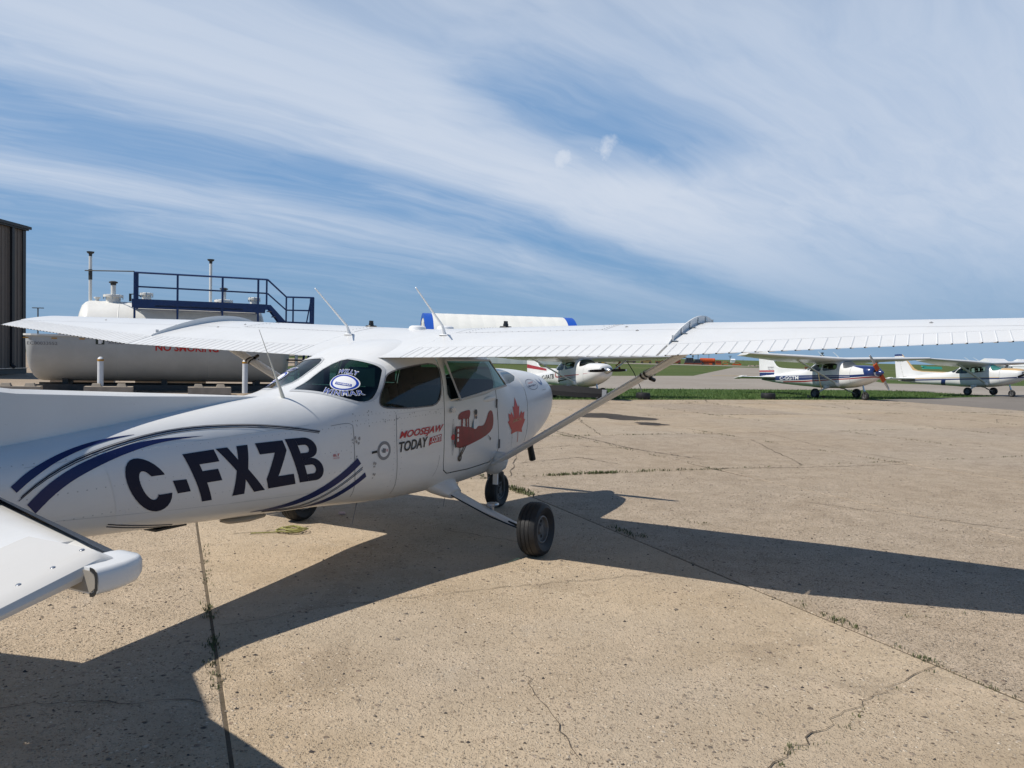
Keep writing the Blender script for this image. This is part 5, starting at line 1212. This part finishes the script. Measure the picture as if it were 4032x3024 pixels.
MB().tube([(9.36, n0, 2.63), (9.52, n0, 3.55)], .026, 6).build('brace', PBLUE, pf_)
rails([(9.61, n0, 3.58), (9.61, n1, 3.58)]); MB().box((9.61, n1, 3.1), (.055, .055, .96)).build('post', PBLUE, pf_)
MB().box((9.0, (n0+n1)/2, 2.61), (1.26, .86, .08)).build('landing', PBLUE, pf_)
for s_ in (9.56,):
    for nn in (n0, n1): MB().box((s_, nn, 1.29), (.07, .07, 2.58)).build('post', PBLUE, pf_)
for k in range(9): MB().box((9.12, n1+.18+.25*k, 2.42-.27*k), (.8, .24, .03)).build('stair_tread', PBLUE, pf_)
for s_ in (8.70, 9.54): MB().tube([(s_, n1+.05, 2.56), (s_, n1+2.35, .02)], .05, 6).build('stringer', PBLUE, pf_)
for s_, w_ in ((2.485, 'left'), (7.115, 'right')):
    b = MB().tube([(0, 0, 0), (0, 0, 1.13)], .095, 16); b.lathe([(.095, 1.13), (.075, 1.17), (.04, 1.20), (0, 1.21)], (0, 0, 0), 2, 16)
    o = b.build('bollard', mat('bollard_white', (.66, .68, .70), .5, var=.08, vs=4), None, True); o.location = TW(s_, -.9); tag(o, 'white bollard with an amber band in front of the %s part of the fuel tank' % w_, 'bollard', 'bollards before the fuel tank')
    MB().lathe([(.099, 1.06), (.100, 1.07), (.100, 1.12), (.099, 1.13)], (0, 0, 0), 2, 16).build('reflective_band', AMBER, o)
def lockblock(s, n, ln, lab):
    mb = MB().box((0, 0, .10), (ln, .6, .24)); o = mb.build('concrete_block', BLOCK); o.location = TW(s, n); o.rotation_euler = (0, 0, TA)
    for k in (-1, 1): MB().box((k*ln*.26, 0, .27), (.30, .30, .10), 0, .75).build('block_knob', BLOCK, o)
    tag(o, lab, 'block', 'concrete blocks in front of the fuel tank')
lockblock(2.77, -1.2, 1.45, 'low concrete block in front of the left bollard')
lockblock(5.92, -1.2, 1.40, 'low concrete block in front of the right bollard')
lockblock(.15, -1.25, 1.3, 'low concrete block at the left end of the fuel tank')
lockblock(4.6, 3.9, 2.6, 'low concrete block lying behind the fuel tank')
# ---------------------------------------------------------------- metal building at the left edge
SID = mat('siding_taupe', (.17, .128, .10), .55, var=.12, vs=.9); TRIM = mat('trim_dark', (.02, .02, .024), .5)
bd = empty('metal_building', (-25.6, 42.2, 0)); tag(bd, 'tall taupe metal building with black trim at the left edge', 'building')
P = []; F = []; y = 0.0; k = 0
while y > -6:                              # ribbed siding panels, one mesh for each sheet
    q = MB(); pts = [(0, 0), (0, -.20), (.035, -.225), (.035, -.275), (0, -.30), (0, -.50), (.035, -.525), (.035, -.575), (0, -.60), (0, -.80), (.035, -.825), (.035, -.875), (0, -.90), (0, -.998)]
    V = [(a, y+b, z) for z in (.28, 7.45) for a, b in pts]; n = len(pts); q.add(V, [(i, i+1, n+i+1, n+i) for i in range(n-1)])
    o = q.build('siding_panel', SID, bd); y -= 1.0
MB().box((-9, .06, 3.86), (18.1, .05, 7.18)).build('end_wall', SID, bd); MB().box((-9, -6.66, 3.86), (18.1, .05, 7.18)).build('end_wall', SID, bd)
MB().box((.03, -.10, 3.86), (.10, .26, 7.2)).build('corner_trim', TRIM, bd)
mb = MB().box((.09, -1.14, 4.0), (.13, .20, 6.9)); mb.tube([(.09, -1.14, .58), (.09, -1.14, .45), (.22, -1.14, .36)], .09, 8); mb.build('downspout', TRIM, bd)
MB().box((.06, -3.3, 7.56), (.26, 6.8, .22)).build('eave_trim', TRIM, bd); MB().box((.20, -3.25, 7.60), (.10, 7.0, .14)).build('gutter', TRIM, bd)
mb = MB(); mb.add([(.2, .1, 7.69), (.2, -6.7, 7.69), (-9, -6.7, 9.3), (-9, .1, 9.3), (-18.4, .1, 7.69), (-18.4, -6.7, 7.7)], [(0, 1, 2, 3), (3, 2, 5, 4)]); mb.build('roof', mat('roof_metal', (.2, .2, .2), .5), bd)
MB().box((.02, -3.3, .14), (.12, 6.8, .28)).build('footing', mat('footing', (.12, .115, .105), .9), bd); MB().box((.08, -3.3, .30), (.12, 6.8, .03)).build('drip_edge', STEEL, bd)
# ---------------------------------------------------------------- fabric hangar
FAB = mat('fabric_white', (.78, .77, .72), .6, var=.04, vs=.3); FBL = mat('fabric_blue', (.012, .09, .46), .5)
fh = empty('fabric_hangar', (-14.9, 138.0, 0), R(11)); tag(fh, 'long white fabric hangar with blue bands at both ends', 'hangar')
HR, HZ = 8.2, 8.75
def arch(x0, x1, bul, m, nm):
    P = []; A = 28; xs = fr(x0, x1, 6)
    for i, x in enumerate(xs):
        b_ = 1+bul*math.sin(math.pi*i/6)
        for a in range(A+1): g = math.pi*a/A; P.append((x, HR+HR*b_*math.cos(g)*(-1), HZ*b_*math.sin(g)**.9))
    me(nm, P, [(i*(A+1)+a, i*(A+1)+a+1, (i+1)*(A+1)+a+1, (i+1)*(A+1)+a) for i in range(6) for a in range(A)], m, fh, True)
arch(0, 1.5, 0, FBL, 'end_band')
for k in range(11): arch(1.5+2.22*k, 1.5+2.22*(k+1), .003, FAB, 'fabric_panel')
arch(25.92, 27.6, 0, FBL, 'end_band')
MB().prism([(HR-HR*.90*math.cos(math.pi*a/28), HZ*.90*math.sin(math.pi*a/28)**.9) for a in range(29)], 0, .05, .15).build('gable_wall', FAB, fh)
P = [(0.0, HR-HR*k*math.cos(math.pi*a/28), HZ*k*math.sin(math.pi*a/28)**.9) for k in (.90, 1.0) for a in range(29)]
me('gable_band', P, [(a, a+1, 30+a, 29+a) for a in range(28)], FBL, fh)
for y_ in (5.3, 10.2): MB().box((.02, y_, 6.4), (.05, .5, 1.3)).build('vent_slot', GREYV, fh)
# ---------------------------------------------------------------- snow-clearing gear parked along the far road
ORG = mat('plough_orange', (.55, .09, .015), .5, var=.25, vs=1.2); ORD = mat('plough_rust', (.20, .045, .022), .7, var=.3, vs=2); DGR = mat('plough_black', (.03, .033, .038), .55, var=.3, vs=2)
def gear(name, loc, label, cat): e = empty(name, loc, R(-4)); tag(e, label, cat); return e
def ribs_drum(e, x0, x1, zc, r_, m):
    MB().lathe([(0, x0), (r_*.8, x0), (r_, x0+.08), (r_, x1-.08), (r_*.8, x1), (0, x1)], (0, 0, zc), 0, 20).build('drum_housing', m, e, True)
    for k in range(6): x = x0+.25+(x1-x0-.5)*k/5; MB().lathe([(r_*.98, x-.05), (r_*1.06, x-.04), (r_*1.06, x+.04), (r_*.98, x+.05)], (0, 0, zc), 0, 20).build('drum_rib', m, e)
e = gear('snow_blower', (55.2, 228, 0), 'bright orange snow blower with ribbed drum parked far down the road', 'snow blower')
ribs_drum(e, -2.2, 2.0, 1.30, .62, ORG); MB().box((-.1, .1, .45), (4.2, 1.1, .75)).build('frame', ORD, e); MB().box((-1.6, -.5, .35), (.9, .3, .5)).build('side_plate', ORG, e); MB().box((1.0, -.5, .3), (1.2, .3, .4)).build('side_plate', ORG, e)
for x in (-1.5, 1.5): wheel(e, (x, -.75, .35), .36, .12, 0, False)
for i, (x, w_, h_, lab) in enumerate(((49.9, 2.7, 1.95, 'tall black plough box parked left of the orange snow blower'), (52.4, 2.6, 1.6, 'lower black plough box next to the orange snow blower'))):
    e = gear('snow_plough', (x, 228, 0), lab, 'plough')
    P = [(-w_/2, -.5, .1), (w_/2, -.5, .1), (w_/2+.35*(i), .6, .1), (-w_/2, .6, .1), (-w_/2+.55, -.3, h_*.97), (w_/2-.2, -.3, h_), (w_/2-.2, .6, h_), (-w_/2+.55, .6, h_*.97)]
    me('mouldboard', P, [(0, 3, 2, 1), (4, 5, 6, 7), (0, 1, 5, 4), (1, 2, 6, 5), (2, 3, 7, 6), (3, 0, 4, 7)], DGR, e)
    for k in range(5): MB().box((-w_/2+.65+k*(w_-.9)/4, -.42, h_*.78), (.10, .14, h_*.42)).build('stiffener', mat('plough_edge', (.07, .075, .085), .5), e)
    MB().box((-.2, -.6, .28), (w_*.9, .2, .35)).build('cutting_edge', ORD, e)
e = gear('hitch_frame', (58.8, 227, 0), 'rusty red hitch frame between the snow blower and the curved blade', 'frame')
MB().box((-.8, 0, .75), (1.5, .8, 1.0)).build('hitch_box', ORD, e); MB().box((-.8, -.45, .35), (1.5, .1, .35)).build('hitch_plate', ORG, e)
MB().tube([(.3, 0, .2), (.6, 0, 1.0), (1.6, 0, .95), (1.9, 0, .3), (.3, 0, .2)], .09, 6).build('hitch_ring', ORG, e); MB().tube([(1.6, 0, .95), (3.3, 0, .15)], .09, 6).build('draw_bar', ORD, e)
e = gear('curved_plough', (63.2, 226, 0), 'orange plough with a tall curved rusty blade, rightmost of the row', 'plough')
P = []
for k in range(9):
    a = R(-20+15*k); P += [(1.0+.5*math.sin(a)-.3*k/8, -.6, .2+1.55*k/8), (1.25+.5*math.sin(a)*.9-.1*k/8, .8, .2+1.6*k/8)]
me('curved_blade', P, [(2*k, 2*k+1, 2*k+3, 2*k+2) for k in range(8)], ORD, e, True); MB().box((-.3, 0, .35), (2.2, .7, .35)).build('push_frame', ORG, e)
MB().tube([(-1.3, 0, .3), (-.8, 0, 1.0), (.2, 0, .9), (.9, 0, .4)], .10, 6).build('lift_arm', ORD, e)
for i, (x, w_, h_, m_, lab) in enumerate(((46.6, 2.6, 1.25, ORD, 'rusty red implement box left of the black plough boxes'), (42.6, 3.4, .95, mat('implement_brown', (.17, .10, .04), .7, var=.3, vs=2), 'long low brown implement left of the rusty red one'), (38.4, 3.2, 1.0, mat('implement_tan', (.24, .17, .06), .7, var=.3, vs=2), 'yellowish brown implement in the far row'), (33.6, 4.0, .9, mat('implement_umber', (.06, .045, .03), .7), 'dark brown implement in the far row'), (28.0, 4.2, .9, mat('implement_ochre', (.30, .22, .07), .7, var=.3, vs=2), 'ochre implement farthest left in the far row'))):
    e = gear('road_implement', (x, 230+i, 0), lab, 'implement'); MB().box((0, 0, h_*.55), (w_, .9, h_*.7)).build('body', m_, e); MB().box((w_*.2, -.1, h_*.95), (w_*.4, .7, h_*.3)).build('upper_body', m_, e)
    for s_ in (-1, 1): wheel(e, (s_*w_*.35, -.5, .3), .3, .1, 0, False)
# yellow mower on the grass
e = empty('ride_on_mower', (17.0, 153, 0), R(8)); tag(e, 'small yellow ride-on mower far off beside the grass', 'mower'); YEL = mat('mower_yellow', (.55, .36, .03), .45)
MB().box((-.1, 0, .55), (1.0, .6, .35)).build('hood', YEL, e); MB().box((-.55, 0, .75), (.35, .5, .5)).build('seat_back', YEL, e); MB().box((.1, 0, .25), (.9, .9, .2)).build('deck', YEL, e)
for x, r_ in ((.55, .26), (-.45, .3)): wheel(e, (x, -.4, r_), r_, .1, 0, False); wheel(e, (x, .4, r_), r_, .1, 0, False)
# rubble heap
mb = MB(); rnd = random.Random(9)
for k in range(18): mb.box((rnd.uniform(-1.6, 1.6), rnd.uniform(-.5, .5), rnd.uniform(.05, .3)), (rnd.uniform(.3, .8), rnd.uniform(.2, .5), rnd.uniform(.1, .3)), rnd.random()*3)
o = mb.build('rubble_heap', BLOCK); o.location = (66.6, 222, 0); tag(o, 'low heap of pale rubble right of the curved plough blade', 'rubble', kind='stuff')
# poles and masts
def pole(x, y, h, r_, lab, arms=None, cat='pole', nm='light_pole'):
    o = MB().tube([(0, 0, 0), (0, 0, h)], [r_*1.2, r_], 8).build(nm, mat('pole_grey', (.10, .11, .12), .6), None, True); o.location = (x, y, -.05); tag(o, lab, cat)
    for a in (arms or []): MB().box(a[0], a[1]).build('lamp_head' if nm == 'light_pole' else 'fitting', MATS['pole_grey'], o)
pole(-88.4, 150, 8.2, .12, 'twin-headed light pole between the building and the fuel tank', [((-.55, 0, 8.2), (.9, .4, .16)), ((.55, 0, 8.2), (.9, .4, .16))])
pole(89.4, 400, 3.2, .10, 'short pole with a small box above the black plough boxes', [((0, 0, 3.0), (.7, .7, .9))], nm='marker_pole')
pole(207, 900, 9.5, .35, 'left slim radio mast on the horizon above the orange snow blower', [((0, 0, 6), (1.2, 1.2, .3))], 'mast', 'radio_mast')
pole(219, 900, 9.5, .22, 'right slim radio mast on the horizon above the orange snow blower', [((0, 0, 7), (.8, .8, .3))], 'mast', 'radio_mast')
pole(134.9, 500, 4.1, .14, 'pole with a crossbar beside the small white hut on the horizon', [((0, 0, 4.0), (2.2, .3, .3)), ((0, 0, 3.2), (1.0, .3, .25))], nm='marker_pole')
pole(191.9, 500, 7.6, .35, 'dark instrument tower rising behind the C-GGTM airplane', [((0, 0, 7.2), (1.5, 1.2, .8)), ((0, 0, 5.8), (2.4, .8, .5)), ((0, 0, 4.4), (1.4, 1.0, .6))], 'tower', 'instrument_tower')
for x, lab in ((28.55, 'left rusty post in the grass behind the C-GGTM airplane'), (30.2, 'right rusty post in the grass behind the C-GGTM airplane')):
    o = MB().tube([(0, 0, 0), (0, 0, 1.1)], .05, 6).build('marker_post', ORD); o.location = (x+0.4*(x-28), 79, -.08); tag(o, lab, 'post', 'rusty posts in the grass'); MB().box((0, 0, 1.12), (.3, .12, .10)).build('post_cap', ORD, o)
e = empty('hut', (136.5, 500, 0)); tag(e, 'tiny white hut on the horizon', 'hut'); MB().box((0, 0, .7), (2.6, 2, 1.5)).build('wall', PALE, e); MB().prism([(-1.2, 1.45), (1.2, 1.45), (0, 2.3)], 0, -1.4, 1.4).build('roof', PALE, e)
for x, lab in ((119.5, 'left white gabled shed far behind the tan striped airplane'), (127.5, 'right white gabled shed far behind the tan striped airplane')):
    e = empty('shed', (x, 200, 0), R(32)); tag(e, lab, 'shed'); MB().box((0, 0, .85), (9, 6, 1.7)).build('wall', PALE, e); MB().prism([(-3.2, 1.7), (3.2, 1.7), (0, 3.5)], 0, -4.6, 4.6).build('roof', PALE, e)
e = empty('tarp_covered_load', (151, 290, 0), R(-5)); tag(e, 'long flat teal tarpaulin over a load near the horizon', 'tarp'); MB().box((0, 0, .5), (6.5, 1.6, .9), 0, .9).build('tarp', mat('tarp_teal', (.05, .38, .30), .6), e); MB().box((-2.9, 0, .95), (1.2, 1.5, .5)).build('tarp_fold', MATS['tarp_teal'], e)
e = empty('taxiway_marker', (36.1, 67.4, 0)); tag(e, 'small yellow taxiway light standing by the grass', 'marker'); MB().lathe([(.10, 0), (.09, .12), (.05, .16), (.05, .26), (0, .30)], n=10).build('lens', YEL, e); MB().box((0, 0, .02), (.4, .4, .04)).build('base', BLOCK, e)
# tyres used as tie-down weights, ropes, chocks
for x, y, r_, lab in ((5.1, 31.25, .28, 'black tyre lying in the grass right of the red striped airplane'), (10.74, 33.7, .30, 'black tyre lying in the grass near the C-GGTM airplane')):
    o = MB().lathe([(r_*.55, .03), (r_*.7, .0), (r_*.92, .01), (r_, .08), (r_, .18), (r_*.92, .25), (r_*.7, .26), (r_*.55, .23), (r_*.55, .03)], n=24).build('old_tyre', TYRE, None, True); o.location = (x, y, 0); tag(o, lab, 'tyre', 'tyres used as tie-down weights')
ROPE = mat('rope_dark', (.05, .055, .05), .8); ROPY = mat('rope_yellow', (.30, .285, .09), .7, var=.3, vs=30)
o = MB().tube([(4.68, 33.2, 1.50), (4.95, 32.8, 1.0), (5.1, 32.0, .45), (5.12, 31.4, .12)], .018, 6).build('tie_down_rope', ROPE); tag(o, 'dark tie-down rope hanging from the wing of the red striped airplane', 'rope')
o = MB().tube([(12.92, 34.0, 1.14), (13.02, 34.1, .8), (13.2, 34.3, .46)], .02, 6).build('tie_down_rope', mat('rope_tan', (.36, .30, .15), .8)); tag(o, 'tan tie-down rope hanging from the strut of the C-GGTM airplane', 'rope')
o = MB().tube([(4.33, 33.0, 1.72), (4.36, 33.0, 1.45), (4.42, 33, 1.42), (4.24, 33, 1.26), (4.40, 33, 1.16), (4.40, 33, 1.10)], [.05, .045, .05, .035, .045, .03], 6).build('warning_streamer', mat('streamer_red', (.32, .03, .03), .8)); tag(o, 'red warning streamer hanging under the wing beside the black propeller', 'streamer')
for k, (x, y, lab) in enumerate(((13.0, 35.3, 'black wheel chock left of the near main wheel of the C-GGTM airplane'), (13.75, 35.55, 'black wheel chock right of the near main wheel of the C-GGTM airplane'))):
    o = MB().prism([(-.12, 0), (.14, 0), (.0, .13)], 1, -.12, .12); o.v = [(v[2]*0+v[0], v[1], v[2]) for v in o.v]; o = o.build('wheel_chock', BLACK); o.location = (x, y, 0); tag(o, lab, 'chock', 'chocks of the C-GGTM airplane')
# yellow rope on the concrete beside the far wheel
rp = []; rnd = random.Random(4)
for i in range(90):
    a = i*.42; r_ = .055+.03*math.sin(i*.31)+.008*rnd.uniform(-1, 1); rp.append((-1.93+1.55*r_*math.cos(a)+.0006*i, 7.05+1.1*r_*math.sin(a), .010+.0004*i+.004*math.sin(i*1.3)))
rp = [(-2.235, 6.93, .010), (-2.12, 6.965, .011), (-2.02, 7.0, .012)]+rp
o = MB().tube(rp, .0058, 6).build('yellow_rope', ROPY, None, True); tag(o, 'knotted yellow rope lying on the concrete near the far main wheel', 'rope')
mb = MB().lathe([(0, .0), (.02, .004), (.03, .015), (.022, .03), (0, .034)], n=9); o = mb.build('paper_scrap', mat('scrap_pink', (.62, .48, .48), .8)); o.location = (-1.64, 7.86, 0); o.scale = (1.3, .8, .9); tag(o, 'crumpled pale pink scrap on the concrete under the fuselage', 'litter')
